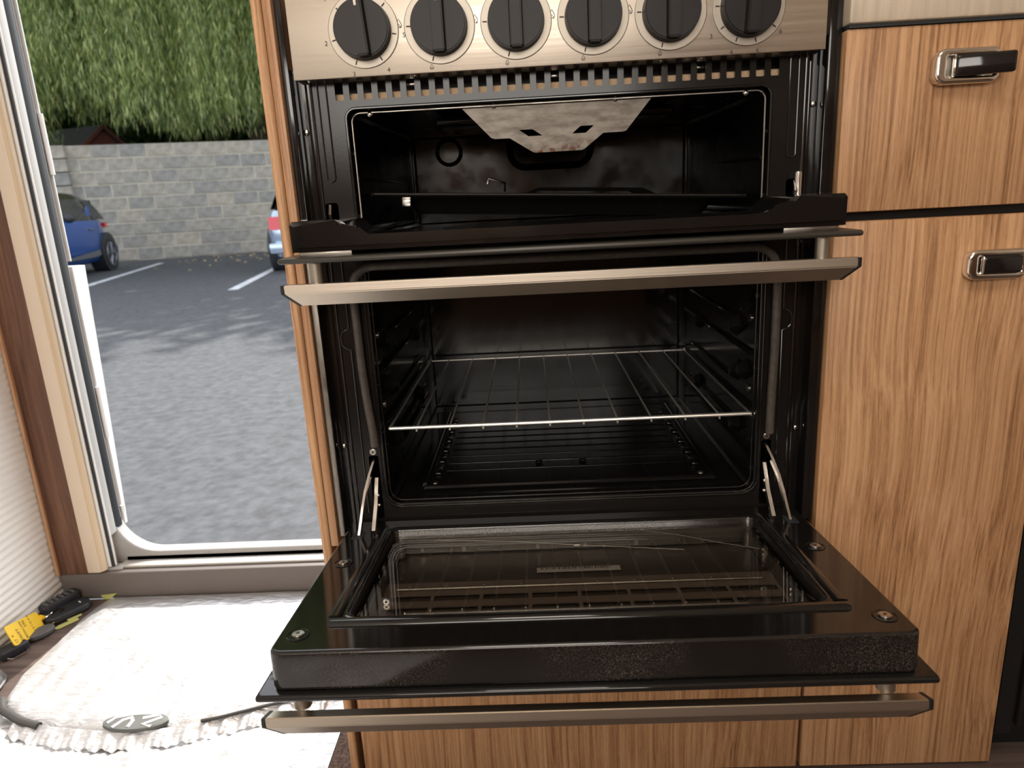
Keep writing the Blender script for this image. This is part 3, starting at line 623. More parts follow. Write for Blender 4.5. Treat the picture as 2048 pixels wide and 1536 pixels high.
# ---- cavities (inward-facing shells)
def shell(name, x0, x1, z0, z1, y0, y1, inset, m, zi=0):
    b = MB(); A = [(x0, y0, z0), (x1, y0, z0), (x1, y0, z1), (x0, y0, z1)]; B = [(x0+inset, y1, z0+zi), (x1-inset, y1, z0+zi), (x1-inset, y1, z1), (x0+inset, y1, z1)]
    V = [b.bm.verts.new(p) for p in A+B]
    for f in ((0, 1, 5, 4), (1, 2, 6, 5), (2, 3, 7, 6), (3, 0, 4, 7), (4, 5, 6, 7)): b.bm.faces.new([V[i] for i in f])
    bmesh.ops.bevel(b.bm, geom=[e for e in b.bm.edges if len(e.link_faces) == 2], offset=.007, segments=3, affect='EDGES')
    return b.build(name, m, ck)
shell('oven_cavity', -.2066, .2066, .3693, .6468, .001, .372, .004, 'cavity')
shell('grill_cavity', -.2086, .2086, .6645, .7932, .001, .315, .012, 'cavity_g')
# outer casing of the cooker behind the fascia
cs = MB(); cs.box(-.257, -.255, .012, .43, .335, .90); cs.box(.255, .257, .012, .43, .335, .90); cs.box(-.257, .257, .428, .43, .335, .90); cs.box(-.257, .257, .012, .43, .333, .335); cs.box(-.257, .257, .02, .43, .898, .90)
cs.build('casing', 'steel_dk', ck, smooth=False)
MB().box(-.245, .245, .006, .05, .7945, .8092, .003).build('insulation_strip', 'insul', ck)
MB().box(-.245, .245, .03, .034, .806, .84).build('vent_backing', 'rubber', ck, smooth=False)
for i in (5, 15, 25): MB().box(-.2137+i*.01418-.0042, -.2137+i*.01418+.0042, .009, .012, .8135, .8165, .0006).build('vent_clip', 'steel', ck)
# ---- oven cavity fittings
for s in (-1, 1):
    for z, y0, y1 in ((.600, .06, .33), (.556, .10, .30), (.523, .02, .34), (.480, .10, .30), (.462, .02, .34), (.430, .10, .32), (.412, .10, .32)):
        MB().tube([(s*.2062, y0, z), (s*.2040, y0+.006, z), (s*.2035, y1-.006, z), (s*.2030, y1, z)], .0032, n=8, flat=(1, .8)).build('side_rail', 'enamel', ck)
    for y, z in ((.08, .605), (.26, .575), (.075, .545), (.25, .520), (.07, .492), (.25, .432), (.065, .428), (.04, .575), (.04, .500)):
        k = MB(); w = .0145; A = [(s*.2058, y-w, z), (s*.2058, y, z+w*.9), (s*.2058, y+w, z), (s*.2058, y, z-w*.9)]
        B = [(s*.1955, y-w*.35, z-.001), (s*.1955, y, z+w*.35), (s*.1955, y+w*.35, z-.001), (s*.1955, y, z-w*.45)]
        k.loft([A, B]); k.build('shelf_stop', 'enamel', ck)
    for z in (.637, .587, .538, .508, .452, .391): MB().sph((s*.2060, .012, z), .0026, (.6, 1, 1), 10).build('rivet', 'steel', ck)
    for z in (.560, .480): MB().cyl((s*.2062, .030, z), (s*.2050, .030, z), .0042, n=14).build('fixing_hole', 'steel', ck)
MB().tube([(-.1700, .036, .3712), (-.1685, .036, .3730), (.1705, .036, .3730), (.172, .036, .3712)], .0032, n=10).build('floor_rib', 'cavity', ck)
for y in (.095, .12, .145, .17, .195, .22, .245, .27): MB().tube([(-.150, y, .3688), (.150, y, .3688)], .0026, n=8, flat=(1, .6)).build('floor_flute', 'cavity', ck)
for s in (-1, 1):
    MB().tube([(s*.172, .05, .3700), (s*.172, .34, .3700)], .003, n=8).build('floor_rib', 'cavity', ck)
    for y in (.08, .12, .16, .20, .24, .28): MB().box(s*.156, s*.164, y, y+.026, .3697, .3725, .001).build('floor_vent', 'enamel', ck)
    MB().sph((s*.160, .052, .3712), .004, (1, 1, .5), 10).build('floor_screw', 'steel_dk', ck)
    MB().sph((s*.028-.005, .11, .3715), .005, (1, 1, .4), 10).build('floor_screw', 'enamel', ck)
rf = plate('roof_baffle', [rrect(-.185, .185, .05, .36, .01, 4)] + [rrect(-.165+i*.0475, -.165+i*.0475+.040, y, y+.030, .002, 2) for i in range(7) for y in (.215, .262, .309)], .002, 'steel_dk', ck, xf=T(0, 0, .638))
rf.data.materials[0] = M['baffle']
# ---- gasket round the oven mouth
def arc(cx, cz, r, a0, a1, n=8): return [(cx+r*math.cos(math.radians(a0+(a1-a0)*i/n)), cz+r*math.sin(math.radians(a0+(a1-a0)*i/n))) for i in range(n+1)]
pth = [(-.2145, .4415), (-.2150, .46), (-.2175, .49), (-.2195, .53), (-.2200, .60)] + [(-x, z) for x, z in arc(.196, .615, .0245, 0, 90)] + arc(.196, .615, .0245, 90, 0) + [(.2215, .60), (.2215, .53), (.2205, .49), (.2200, .46), (.2200, .4385)]
MB().tube([(x, -.0052, z) for x, z in pth], .0047, n=12).build('door_gasket', 'gasket', ck)
# ---- grill fittings
shp = [(-.0972, .7922), (.0963, .7918), (.0690, .7600), (.0660, .7592), (.0462, .7590), (.0265, .7445), (.0240, .7438), (-.0225, .7436), (-.0250, .7443), (-.0480, .7588), (-.0630, .7588), (-.0665, .7600)]
h1 = [(-.0385, .7662), (-.0245, .7662), (-.0150, .7597), (-.0290, .7597)]; h2 = [(.0150, .7600), (.0285, .7600), (.0370, .7668), (.0235, .7668)]
sh = plate('burner_shield', [shp, h1, h2], .0012, 'rusty', ck, xf=T(0, .009, 0) @ RX90, smooth=False)
for x in (-.0625, .0585): MB().sph((x, .0075, .7905), .0030, (1, .7, 1), 10).build('screw', 'steel', sh)
for x in (-.1865, .1860): MB().sph((x, .006, .7885), .0030, (1, .7, 1), 10).build('screw', 'steel', ck)
for s in (-1, 1):
    for z in (.752, .690): MB().sph((s*.2075, .012, z), .0028, (.6, 1, 1), 10).build('rivet', 'steel', ck)
MB().tube([(-.142+.017*math.cos(a), .3120, .768+.017*math.sin(a)) for a in np.linspace(0, 2*PI, 25)[:-1]], .0026, n=8, closed=True).build('pressed_ring', 'cavity', ck)
ov = [(x, .311, z) for x, z in rrect(-.055, .060, .742, .79, .022, 6)]
MB().tube(ov, .0045, n=8, closed=True).build('burner_recess', 'cavity', ck)
MB().cyl((.0, .10, .778), (.0, .31, .778), .011, n=16).build('burner_tube', 'cavity_g', ck)
MB().box(-.13, .13, .08, .20, .781, .7905, .003).build('burner_box', 'cavity_g', ck)
for s in (-1, 1):
    MB().tube([(s*.2075, .02, .728), (s*.2000, .30, .728)], .002, n=8).build('grill_runner', 'cavity', ck)
    MB().tube([(s*.2070, .012, .6760), (s*.200, .30, .6760)], .003, n=8).build('grill_runner', 'cavity', ck)
k = MB(); k.tube([(s_, y, z) for s_, y, z in ((.1970, .308, .672), (.1970, .308, .788))], .002, n=6); k.build('corner_seam', 'cavity', ck)
MB().tube([(-.1965, .308, .672), (-.1965, .308, .788)], .002, n=6).build('corner_seam', 'cavity', ck)
# ---- control panel
cp = MB().box(-.25, .25, -.0225, -.0195, .8190, .905, .0008).build('control_panel', 'alu', ck)
k = MB(); k.prism([(-.0215, .8196), (-.0195, .905), (.001, .905), (.001, .8185)], -.2485, .2485, 'x'); k.build('panel_underside', 'steel', cp, smooth=False)
for x in (-.238, -.135, .1, .138): MB().sph((x, -.012, .8188), .0022, (1, 1, .6), 8).build('panel_screw', 'steel', cp)
KX = [-.179+i*.0714 for i in range(6)]; KZ = .8588
def decal(name, me, x, z, parent, m='print', y=-.02275):
    me.transform(T(x, y, z) @ RX90); return obj(name, me, m, parent, smooth=False)
def stroke(pts, w, closed=False):
    b = MB(); b.tube([(x, y, 0) for x, y in pts], w, n=4, closed=closed, flat=(1, .08)); me = bpy.data.meshes.new('s'); b.bm.to_mesh(me); b.bm.free(); return me
def flame(h):
    p = []
    for t in np.linspace(-1, 1, 17):
        a = t*2.45; r = .5*h*(.62+.0*t); p.append((r*.92*math.sin(a), -.14*h-r*math.cos(a)*.58+(0 if abs(t) < .99 else 0)))
    L = [(-q[0], q[1]) for q in p]
    return [(0, .52*h)] + [(.16*h, .22*h), (.29*h, -.02*h), (.33*h, -.22*h), (.24*h, -.42*h), (.10*h, -.46*h), (0, -.34*h), (-.10*h, -.46*h), (-.24*h, -.42*h), (-.33*h, -.22*h), (-.29*h, -.02*h), (-.16*h, .22*h)]
def inner_flame(h): return [(.15*h, -.44*h), (.17*h, -.28*h), (0, -.06*h), (-.17*h, -.28*h), (-.15*h, -.44*h)]
knob_me = {}
def knob(i, x):
    ring = plate_mesh([[(.0325*math.cos(a), .0325*math.sin(a)) for a in np.linspace(0, 2*PI, 49)[:-1]], [(.0257*math.cos(a), .0257*math.sin(a)) for a in np.linspace(0, 2*PI, 49)[:-1]]], .0016, .0007, 3)
    ring.transform(T(x, -.0228, KZ) @ RX90); obj('knob_bezel', ring, 'alu_ring', cp)
    k = MB(); k.cyl((0, 0, 0), (0, -.0125, 0), .0266, .0256, n=48, bev=.0012)
    rot = Matrix.Rotation(math.radians(-4 if i == 0 else (0 if i < 5 else 3)), 4, 'Y'); xf = T(x, -.0225, KZ) @ rot
    kb = k.build('knob', 'knob', ck, xf=xf)
    k = MB(); k.prism([(-.0065, -.0120), (-.0052, -.0215), (.0052, -.0215), (.0065, -.0120)], -.0246, .0246, 'z'); bmesh.ops.bevel(k.bm, geom=k.bm.edges[:], offset=.0010, segments=2, affect='EDGES')
    k.build('knob_grip', 'knob', kb, xf=xf)
    k = MB(); k.box(-.0011, .0011, -.0218, -.0214, .0165, .0228, .0001); k.build('pointer_mark', 'white_mark', kb, xf=xf)
    return kb
for i, x in enumerate(KX): knob(i, x)
def at(i, dx, dy): return KX[i]+dx*.0328, KZ-dy*.0328
def tick(i, dx, dy):
    r = math.hypot(dx, dy); ux, uy = dx/r, -dy/r; x, z = KX[i], KZ
    me = stroke([(ux*.0270, uy*.0270), (ux*.0310, uy*.0310)], .0006); decal('dial_tick', me, x, z, cp, y=-.0238)
for i, lab in ((0, {'1': (-.945, -.81), '2': (-1.034, .27), '3': (-.36, 1.07), '4': (.587, 1.01), '5': (1.075, .17), '6': (.86, -.86)}), (5, {'1': (-1.0, -.80), '2': (-1.12, -.066), '3': (-.967, .665), '4': (-.43, 1.08), '5': (.26, 1.09), '6': (.847, .636), '7': (1.1, -.2)})):
    for c, (dx, dy) in lab.items():
        x, z = at(i, dx*1.07, dy*1.07); decal('dial_number', text_mesh(c, .0060, .00002), x, z, cp); tick(i, dx, dy)
for i in (1, 2, 3, 4):
    x, z = at(i, -1.155, -.12); decal('flame_symbol', stroke(flame(.0078), .0003, True), x, z, cp, y=-.0228); decal('flame_symbol', stroke(inner_flame(.0078), .0003), x, z, cp, y=-.0228)
    x, z = at(i, -.30, 1.06); decal('flame_symbol', stroke(flame(.0048), .0002, True), x, z, cp, y=-.0228); decal('flame_symbol', stroke(inner_flame(.0048), .0002), x, z, cp, y=-.0228)
    tick(i, -1, -.03); tick(i, -.28, 1)
# ---- hob top
MB().box(-.2585, .2685, -.018, .43, .905, .925, .004).build('hob_top', 'enamel', ck)
# ---- grill door (dropped open, seen edge-on)
prof = [(-.2500, .6620), (-.2503, .6865), (-.2475, .6897), (-.2080, .6897), (-.2025, .6888), (-.1985, .6855), (-.1925, .6795), (-.1860, .6765), (-.178, .6758), (.178, .6758), (.1860, .6765), (.1925, .6795), (.1985, .6855), (.2025, .6888), (.2080, .6897), (.2475, .6897), (.2503, .6865), (.2500, .6620)]
k = MB(); k.prism(prof, -.0945, -.004, 'y'); bmesh.ops.bevel(k.bm, geom=[e for e in k.bm.edges if all(abs(v.co.y+.0945) < 1e-5 for v in e.verts)], offset=.0045, segments=4, affect='EDGES')
gd = k.build('grill_door', 'enamel', ck, ang=30)
MB().box(-.262, .262, -.1015, -.006, .6525, .6578, .0024, 3).build('outer_glass', 'glass_edge', gd)
for s in (-1, 1):
    MB().box(s*.196, s*.245, -.088, -.03, .6576, .6622, .0005).build('bracket', 'steel_dk', gd)
    MB().cyl((s*.2310, -.088, .6530), (s*.2310, -.088, .6330), .0062, n=20).build('handle_post', 'alu_ring', gd)
def handle_bar(parent, y, z, xf=None):
    # section (y,z) with its own half length: trapezoid ends
    sec = [(y+.0100, z, .2565), (y, z, .2600), (y-.0003, z-.0080, .2600), (y+.0085, z-.0205, .2475), (y+.0125, z-.0190, .2490)]
    b = MB(); b.loft([[(-h, yy, zz) for yy, zz, h in sec], [(h, yy, zz) for yy, zz, h in sec]]); bmesh.ops.bevel(b.bm, geom=[e for e in b.bm.edges], offset=.0007, segments=2, affect='EDGES')
    hb = b.build('handle_bar', 'alu_bar', parent, xf=xf)
    for s in (-1, 1):
        b = MB(); b.loft([[(s*(h+.0001), yy, zz) for yy, zz, h in sec], [(s*(h+.0028), yy, zz) for yy, zz, h in sec]]); b.build('end_cap', 'black_pl', parent, xf=xf)
handle_bar(gd, -.0985, .6335)
for s in (-1, 1):
    if s > 0: MB().cyl((s*.2375, -.004, .686), (s*.2375, -.004, .7115), .0042, n=14, bev=.001).build('hinge_pin', 'steel', ck)
    MB().tube([(s*.2345, .004, .668), (s*.2345, -.006, .694), (s*.2345, -.002, .702)], .0035, n=8, flat=(.6, 1)).build('grill_hinge', 'steel', ck)
# ---- oven door
TH = math.radians(4.2)
DX = T(0, 0, .350) @ Matrix.Rotation(-TH, 4, 'X') @ T(0, 0, -.350)
fme = plate_mesh([rrect(-.2475, .2475, -.2690, -.006, .007, 6), rrect(-.2000, .2000, -.2215, -.0290, .010, 6)], .0335, .003, 4)
fme.transform(DX @ T(0, 0, .350-.01675)); od = obj('oven_door', fme, 'enamel_dust', ck)
# sloped inner rim and raised front bead
k = MB(); k.tube([(-.2120, -.2300, .3490), (-.2105, -.2300, .3500), (.2105, -.2300, .3500), (.2120, -.2300, .3490)], .0050, n=14, flat=(1.15, .75)); k.build('front_bead', 'enamel', od, xf=DX)
k = MB(); k.tube([(x, y, .3490) for x, y in rrect(-.2030, .2030, -.2225, -.0260, .012, 6)], .0030, n=10, closed=True, flat=(1, .6)); k.build('glass_rim', 'enamel', od, xf=DX)
for s in (-1, 1):
    k = MB(); k.tube([(s*.2105, -.2200, .3490), (s*.2085, -.03, .3490), (s*.2060, -.012, .3480)], [.0045, .004, .002], n=10, flat=(1.6, .6)); k.build('side_bead', 'enamel', od, xf=DX)
k = MB(); k.box(-.1990, .1990, -.2210, -.0300, .3388, .3420); k.build('inner_glass', 'glass', od, xf=DX, smooth=False)
k = MB(); k.box(-.1990, .1990, -.2210, -.0300, .3185, .3200); k.build('inner_plate', 'door_plate', od, xf=DX, smooth=False)
sl_ = [rrect(-.186+i*.0470, -.186+i*.0470+.0435, y, y+.0115, .0008, 1) for i in range(8) for y in (-.1690, -.1460)]
hs_ = plate_mesh([[(-.1960, -.2190), (.1960, -.2190), (.1960, -.1080), (-.1960, -.1080)]]+sl_, .0012); hs_.transform(DX @ T(0, 0, .3225)); obj('slotted_plate', hs_, 'slotted_brown', od, smooth=False)  # brown plate with two rows of slots, drawn beneath the inner glass
k = MB(); k.box(-.262, .262, -.2775, -.008, .3103, .3160, .0024, 3); k.build('outer_glass', 'glass_dk', od, xf=DX)
k = MB(); k.tube([(-.178, -.1240, .3245), (.178, -.1240, .3245)], .0012, n=6)
for x in np.linspace(-.165, .165, 10): k.sph((x, -.1240, .3262), .0013, n=8)
k.build('rail_reflection', 'steel_dk', od, xf=DX)  # reflection of the rack's front rail, modelled as a solid bumped bar
k = MB(); k.box(-.1965, .1965, -.0335, -.0305, .3215, .3385); k.build('spacer_bar', 'steel_dk', od, xf=DX, smooth=False)
for s in (-1, 1): k = MB(); k.box(s*.190, s*.193, -.2085, -.034, .3215, .3380); k.build('spacer_bar', 'steel_dk', od, xf=DX, smooth=False)
for x in (-.168, -.122, -.04, .012, .068, .12): k = MB(); k.box(x, x+.004, -.0338, -.0333, .3225, .328); k.build('spacer_tab', 'steel', od, xf=DX, smooth=False)
for s in (-1, 1):
    k = MB(); k.cyl((s*.189, -.040, .3215), (s*.189, -.040, .3380), .006, n=14); k.build('glass_pillar', 'steel', od, xf=DX)
    k = MB(); k.cyl((s*.2335, -.2530, .3120), (s*.2335, -.2530, .2915), .0066, .0072, n=20); k.build('handle_post', 'alu_ring', od, xf=DX)
    for y in (-.114, -.2465):
        xx = s*(.2335 if y < -.2 else .2315)
        k = MB(); k.cyl((xx, y, .3503), (xx, y, .3494), .0086, .0092, n=24); k.tube([(xx+.0088*math.cos(a), y+.0088*math.sin(a), .3503) for a in np.linspace(0, 2*PI, 25)[:-1]], .0007, n=6, closed=True); sw = k.build('screw_cup', 'enamel', od, xf=DX)
        k = MB(); k.cyl((xx, y, .3502), (xx, y, .3518), .0050, n=20, bev=.0006); k.build('screw_head', 'steel', od, xf=DX)
        k = MB(); k.cyl((xx, y, .3515), (xx, y, .3521), .0015, n=6); k.build('screw_recess', 'rubber', od, xf=DX)
handle_bar(od, -.2685, .2910, xf=DX)
# bar-code label under the inner glass
k = MB(); k.box(.0, .086, -.0905, -.0800, .3214, .3217); lb = k.build('label', 'paper', od, xf=DX @ T(-.040, 0, 0), smooth=False)
k = MB(); xx = .004
while xx < .078:
    w = random.choice((.0006, .0010, .0016)); k.box(xx, xx+w, -.0845, -.0808, .3217, .3218); xx += w+random.choice((.0008, .0013, .0024))
k.build('barcode', 'print', lb, xf=DX @ T(-.040, 0, 0), smooth=False)
# fine thread-like scratches on the glass
def thread(pts, w, n=60):
    P = []
    for (a, b) in zip(pts, pts[1:]):
        for t in np.linspace(0, 1, n//(len(pts)-1), endpoint=False): P.append((a[0]+(b[0]-a[0])*t+random.uniform(-.0004, .0004), a[1]+(b[1]-a[1])*t+random.uniform(-.0005, .0005), .3422))
    k = MB(); k.tube(P, w, n=4); k.build('scratch', 'thread', od, xf=DX)
thread([(-.150, -.046), (-.06, -.058), (.002, -.072), (.06, -.083), (.113, -.094)], .00012)
thread([(.075, -.040), (.11, -.055), (.150, -.080), (.185, -.098)], .00007)
k = MB(); k.sph((.003, -.073, .3424), .0016, (2.2, 1, .4), 8); k.build('lint', 'thread', od, xf=DX)
# ---- oven hinge arms
def strap(pts, w, t, name, m, s):
    b = MB(); R = []
    P = [Vector(p) for p in pts]
    for i, p in enumerate(P):
        d = (P[min(i+1, len(P)-1)]-P[max(i-1, 0)]).normalized(); u = Vector((1, 0, 0)); v = d.cross(u).normalized()
        R.append([p+u*t+v*w, p-u*t+v*w, p-u*t-v*w, p+u*t-v*w])
    b.loft(R); b.build(name, m, ck)
for s in (-1, 1):
    strap([(s*.2187, .010, .423), (s*.2230, -.008, .408), (s*.2265, -.020, .394), (s*.2290, -.030, .378), (s*.2310, -.036, .364), (s*.2330, -.043, .3505)], .0036, .0013, 'hinge_arm', 'steel', s)
    strap([(s*.2180, .004, .400), (s*.2182, -.004, .386), (s*.2185, -.010, .374), (s*.2190, -.020, .362), (s*.2195, -.030, .350)], .0035, .0020, 'hinge_link', 'steel', s)
    for z in (.371, .383): MB().sph((s*.2165, -.006, z), .0025, (1, 1, 1), 8).build('hinge_rivet', 'steel', ck)
    k = MB(); k.box(s*.2270, s*.2390, -.054, -.036, .3496, .3506); k.build('hinge_opening', 'rubber', od, xf=DX)
# ---- oven rack
rk = thing('oven_rack', 'chromed wire shelf inside the open oven', 'oven rack', (0, .2, .455))
ZR = .4551
MB().tube([(-.2000, .0145, ZR), (.2055, .0145, ZR)], .0022, n=10).build('front_rail', 'wire', rk)
MB().tube([(-.1965, .352, ZR), (.2035, .352, ZR)], .0016, n=8).build('back_rail', 'wire', rk)
for s, x in ((-1, -.2005), (1, .2050)): MB().tube([(x, .0145, ZR), (x-s*.001, .352, ZR)], .0016, n=8).build('side_wire', 'wire', rk)
for i in range(10):
    x = -.1697+i*.0378
    MB().tube([(x, .0130, ZR-.0035), (x, .0165, ZR-.0028), (x, .022, ZR), (x, .353, ZR)], .00125, n=6).build('cross_wire', 'wire', rk)
# ---- grill pan lying askew in the grill
gp = thing('grill_pan', 'black enamel grill pan lying tilted inside the grill compartment', 'pan', (0, .15, .67))
GX = T(0, 0, .690) @ Matrix.Rotation(math.radians(3.1), 4, 'Y') @ T(0, 0, -.690)
k = MB(); k.loft([[(x, y, .6800) for x, y in rrect(-.160, .165, .075, .265, .02, 5)], [(x, y, .6990) for x, y in rrect(-.172, .177, .062, .280, .02, 5)], [(x, y, .6990) for x, y in rrect(-.169, .174, .065, .277, .02, 5)], [(x, y, .6830) for x, y in rrect(-.158, .163, .077, .263, .02, 5)]]); k.build('tray', 'enamel', gp, xf=GX)
k = MB(); k.tube([(-.2000, .040, .7010), (.1980, .040, .7010)], .0022, n=10); k.tube([(-.2000, .040, .7010), (-.1985, .26, .7010)], .0022, n=8); k.tube([(.1980, .040, .7010), (.1965, .26, .7010)], .0022, n=8); k.build('frame_rod', 'enamel', gp, xf=GX)
k = MB(); k.box(-.172, -.162, .060, .064, .688, .6985, .001); k.build('corner_clip', 'steel', gp, xf=GX)
k = MB(); k.tube([(-.085, .20, .715), (-.083, .20, .722), (-.062, .19, .716), (-.062, .185, .706)], .0016, n=6); k.build('wire_clip', 'steel_dk', gp, xf=GX)
k = MB()
for y in (.11, .15, .19, .23): k.tube([(-.04, y, .700), (-.02, y, .7085), (.10, y, .7085), (.12, y, .700)], .0018, n=6)
k.build('trivet', 'enamel', gp, xf=GX)
# ================================================================== FLOOR ITEMS
def wr(x, y): return .0016*math.sin(23*x+41*y+2*math.sin(9*x))+.0012*math.sin(61*x-37*y)+.0009*math.sin(15*y+7*math.sin(31*x))
tc_ = thing('thermal_cover', 'crumpled silver thermal windscreen cover spread on the floor inside the door', 'cover', (-.6, .1, 0))
HX = [-.868, -.855, -.835, -.79, -.7415, -.66, -.589, -.50, -.4245, -.37, -.325]; HY = [.19, .145, .120, .095, .0796, .068, .0646, .085, .112, .128, .14]
def yf(x): return float(np.interp(x, HX, HY))
G = []
for x in np.linspace(-.868, -.325, 90):
    a = yf(x); G.append([(x+.006*math.sin(v*6), a+(.4315-a)*v, .016-.0105*max(0, min(1, (v-.45)/.4))+wr(x, a+(.43-a)*v)*(1.2-v)-.010*(max(0, .06-v)/.06)**2-.001*(max(0, v-.9)/.1) - .006*(max(0, -.845-x)/.023)) for v in np.linspace(0, 1, 46)])
MB().grid(G).build('top_layer', 'silver', tc_, ang=180)
G = []
for x in np.linspace(-.945, -.322, 100):
    G.append([(x, y, .004+max(0, wr(x*1.3, y*.8)*1.1+.0012)) for y in np.linspace(-1.3, .150 if x > -.86 else .05, 90)])
MB().grid(G).build('lower_layer', 'silver', tc_, ang=180)
G = []                                       # gathered hem hanging off the top layer
for i, x in enumerate(np.linspace(-.80, -.345, 220)):
    a = yf(x); w = math.sin(i*.42+1.5*math.sin(i*.09))
    G.append([(x, a-.002+.002*w*t-.026*t, .0165-.0095*t+.0042*w*t*(1.1-t)*2+.0015*math.sin(i*1.1)*t) for t in np.linspace(0, 1, 7)])
MB().grid(G).build('gathered_hem', 'silver', tc_, ang=180)
MB().tube([(x, yf(x)-.003, .0185) for x in np.linspace(-.52, -.34, 30)], .0022, n=8).build('hem_piping', 'hem', tc_)
MB().tube([(x, yf(x)-.004, .015) for x in np.linspace(-.852, -.755, 24)], .0060, n=10, flat=(1, .8)).build('dark_binding', 'hem', tc_)
bd = MB(); bd.loft([[(-.613+.046*q*math.cos(a), .078+.017*q*math.sin(a), z) for a in np.linspace(0, 2*PI, 33)[:-1]] for q, z in ((1.02, .0165), (1, .0208), (.97, .0212))])
bdo = bd.build('badge', 'badge', tc_)
for pts in ([(-.640, .066), (-.632, .080), (-.622, .085), (-.617, .078), (-.618, .066)], [(-.605, .083), (-.585, .088), (-.578, .084), (-.600, .070), (-.585, .066)], [(-.652, .075), (-.645, .086), (-.62, .092), (-.59, .092)]):
    MB().tube([(x, y, .0215) for x, y in pts], .0026, n=6, flat=(1, .3)).build('badge_stroke', 'white_pl', bdo)
cr = MB().box(-.3215, -.2875, -1.2, .13, 0, .005, .002).build('carpet_strip', 'carpet'); tag(cr, 'speckled brown carpet edge between the silver cover and the wood end panel', 'carpet')
# ---- keys by the wall
tg = thing('key_tag', 'yellow plastic key tag with handwritten lines propped on keys by the ridged wall', 'key tag', (-.93, .30, 0))
TL, TR, BLc = Vector((-.940, .273, .050)), Vector((-.943, .350, .030)), Vector((-.9225, .2600, .020))
eu = (TR-TL); LU = eu.length; eu.normalize(); ev = (BLc-TL); ev -= eu*ev.dot(eu); LV = ev.length; ev.normalize(); en = eu.cross(ev).normalized()
if en.x < 0: en = -en
TGM = Matrix((eu, ev, en)).transposed().to_4x4(); TGM.translation = TL
hole = [(.006+.0022*math.cos(a), LV*.55+.0022*math.sin(a)) for a in np.linspace(0, 2*PI, 13)[:-1]]
me = plate_mesh([rrect(0, LU, 0, LV, .004, 4), hole], .0018, .0004, 1); me.transform(TGM); obj('plate', me, 'yellow', tg)
lp = MB(); lp.tube([(LU, LV*.35, 0), (LU+.010, LV*.45, 0), (LU+.022, LV*.55, -.002)], [.006, .004, .003], n=8); lp.build('loop', 'yellow', tg, xf=TGM)
flip = 1 if (eu.cross(ev)).dot(en) > 0 else -1
for txt, u, v in (('17', .008, .83), ('SWIFT', .021, .62), ('BESSACARR', .033, .50), ('590', .041, .25), ('W X 0 7 O X H', .055, .50)):
    t = text_mesh(txt, .0088 if len(txt) < 8 else .0066, .00003); t.transform(TGM @ T(u, LV*v, .00105) @ Matrix.Rotation(PI/2 if flip < 0 else -PI/2, 4, 'Z') @ Matrix.Diagonal((.95*flip, 1, 1, 1))); obj('handwriting', t, 'ink', tg, smooth=False)
rg = MB(); rg.tube([(-.934+.010*math.cos(a), .362+.010*math.sin(a), .014+.006*math.cos(a)) for a in np.linspace(0, 2*PI, 29)[:-1]], .0010, n=6, closed=True)
tag(rg.build('key_ring', 'chrome'), 'thin chrome split ring joining the yellow tag and the black fob', 'key ring')
def slab(P, w, h, L, ang, tilt=0): return T(*P) @ Matrix.Rotation(ang, 4, 'Z') @ Matrix.Rotation(tilt, 4, 'X')
fb = thing('car_key_fob', 'black car key fob with a silver edge lying beside the silver cover', 'key fob', (-.912, .385, 0))
X = slab((-.9120, .384, .009), 0, 0, 0, math.radians(-32))
me = plate_mesh([rrect(-.016, .016, -.036, .036, .012, 8)], .012, .003, 4); me.transform(X); obj('case', me, 'fob', fb)
k = MB(); k.tube([(.0168, -.034, -.001), (.0175, .0, -.001), (.0165, .030, -.001)], .0013, n=6); k.build('silver_edge', 'chrome', fb, xf=X)
k = MB(); k.sph((-.003, -.014, .006), .010, (1, 1.2, .15), 14); k.build('button', 'black_gl', fb, xf=X)
k = MB(); k.box(-.004, .004, .022, .0245, .0061, .0064); k.build('white_print', 'white_mark', fb, xf=X)
ky = thing('house_key', 'silver key with a dark oval plastic head below the yellow tag', 'key', (-.919, .31, 0))
X = slab((-.9185, .3205, .0075), 0, 0, 0, math.radians(-28))
me = plate_mesh([[(.0125*math.cos(a), .020*math.sin(a)) for a in np.linspace(0, 2*PI, 33)[:-1]]], .009, .0025, 4); me.transform(X); obj('key_head', me, 'grey_rub', ky)
k = MB(); k.prism([(-.004, -.018), (.004, -.018), (.004, -.040), (.001, -.044), (-.0035, -.042), (-.004, -.036), (-.0025, -.033), (-.004, -.030), (-.0025, -.027)], -.001, .0012, 'z'); k.build('blade', 'steel', ky, xf=X)
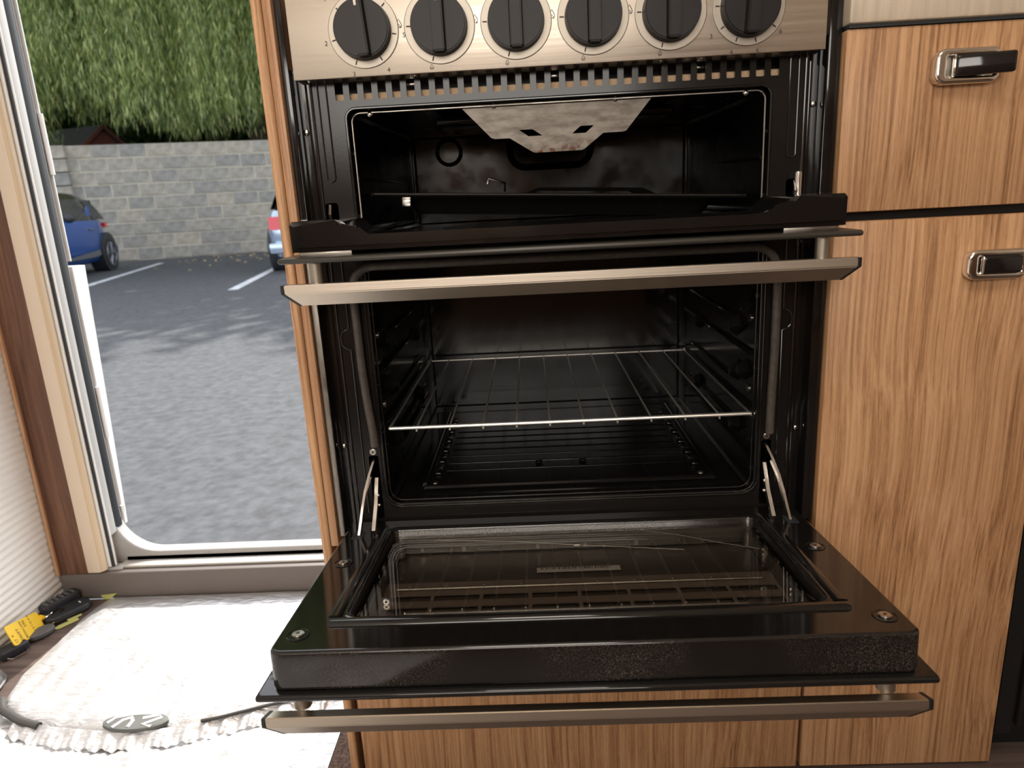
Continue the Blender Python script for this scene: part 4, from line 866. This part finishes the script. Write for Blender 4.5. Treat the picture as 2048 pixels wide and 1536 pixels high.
k = MB(); k.box(.0005, .0015, -.040, -.018, .0011, .0015); k.build('groove', 'steel_dk', ky, xf=X)
rt = thing('ridged_grip', 'black grip with grey raised ridges lying against the ridged wall', 'grip', (-.938, .40, 0))
X = slab((-.9370, .4010, .0155), 0, 0, 0, math.radians(-24), 0)
k = MB(); k.box(-.011, .011, -.034, .036, -.0150, .0120, .005, 3); k.build('body', 'fob', rt, xf=X)
for i in range(6): k = MB(); k.box(-.0085, .0095, -.028+i*.010, -.0225+i*.010, .0110, .0138, .0012); k.build('ridge', 'grey_rub', rt, xf=X)
bc = thing('black_key_case', 'small black key case with a wire loop under the yellow tag', 'key case', (-.937, .285, 0))
X = slab((-.9340, .272, .0085), 0, 0, 0, math.radians(-25))
k = MB(); k.box(-.013, .013, -.022, .022, -.008, .008, .004, 3); k.build('case', 'fob', bc, xf=X)
k = MB(); k.tube([(.012, -.016, -.004), (.020, -.010, -.006), (.021, .010, -.006), (.012, .018, -.004)], .0010, n=6); k.build('wire_loop', 'steel_dk', bc, xf=X)
def scrap(P, pts, label, z):
    k = MB(); k.prism(pts, z, z+.0012, 'z'); tag(k.build('paper_scrap', 'scrap', smooth=False), label, 'scrap', 'pale green scraps on the floor')
scrap(0, [(-.912, .334), (-.899, .339), (-.880, .366), (-.886, .372), (-.906, .350)], 'pale yellow-green scrap beside the black key fob', .001)
scrap(0, [(-.9010, .3640), (-.8950, .3590), (-.8820, .3780), (-.8860, .3830)], 'thin yellow-green strip under the silver edge of the key fob', .0025)
k = MB(); k.prism([(-.878, .010), (-.846, .013), (-.862, .001), (-.873, .001)], .4325, .4340, 'y'); tag(k.build('paper_scrap', 'scrap', smooth=False), 'yellow-green scrap standing against the brown step', 'scrap', 'pale green scraps on the floor')
sl = thing('slipper', 'grey knitted slipper toe at the left edge beside the silver cover', 'slipper', (-.905, .13, 0))
k = MB(); k.sph((-.917, .165, .010), .05, (.62, 1.0, .42), 24); k.build('upper', 'mesh_grey', sl)
k = MB(); k.sph((-.917, .165, .005), .052, (.64, 1.02, .095), 24); k.build('sole', 'grey_rub', sl)
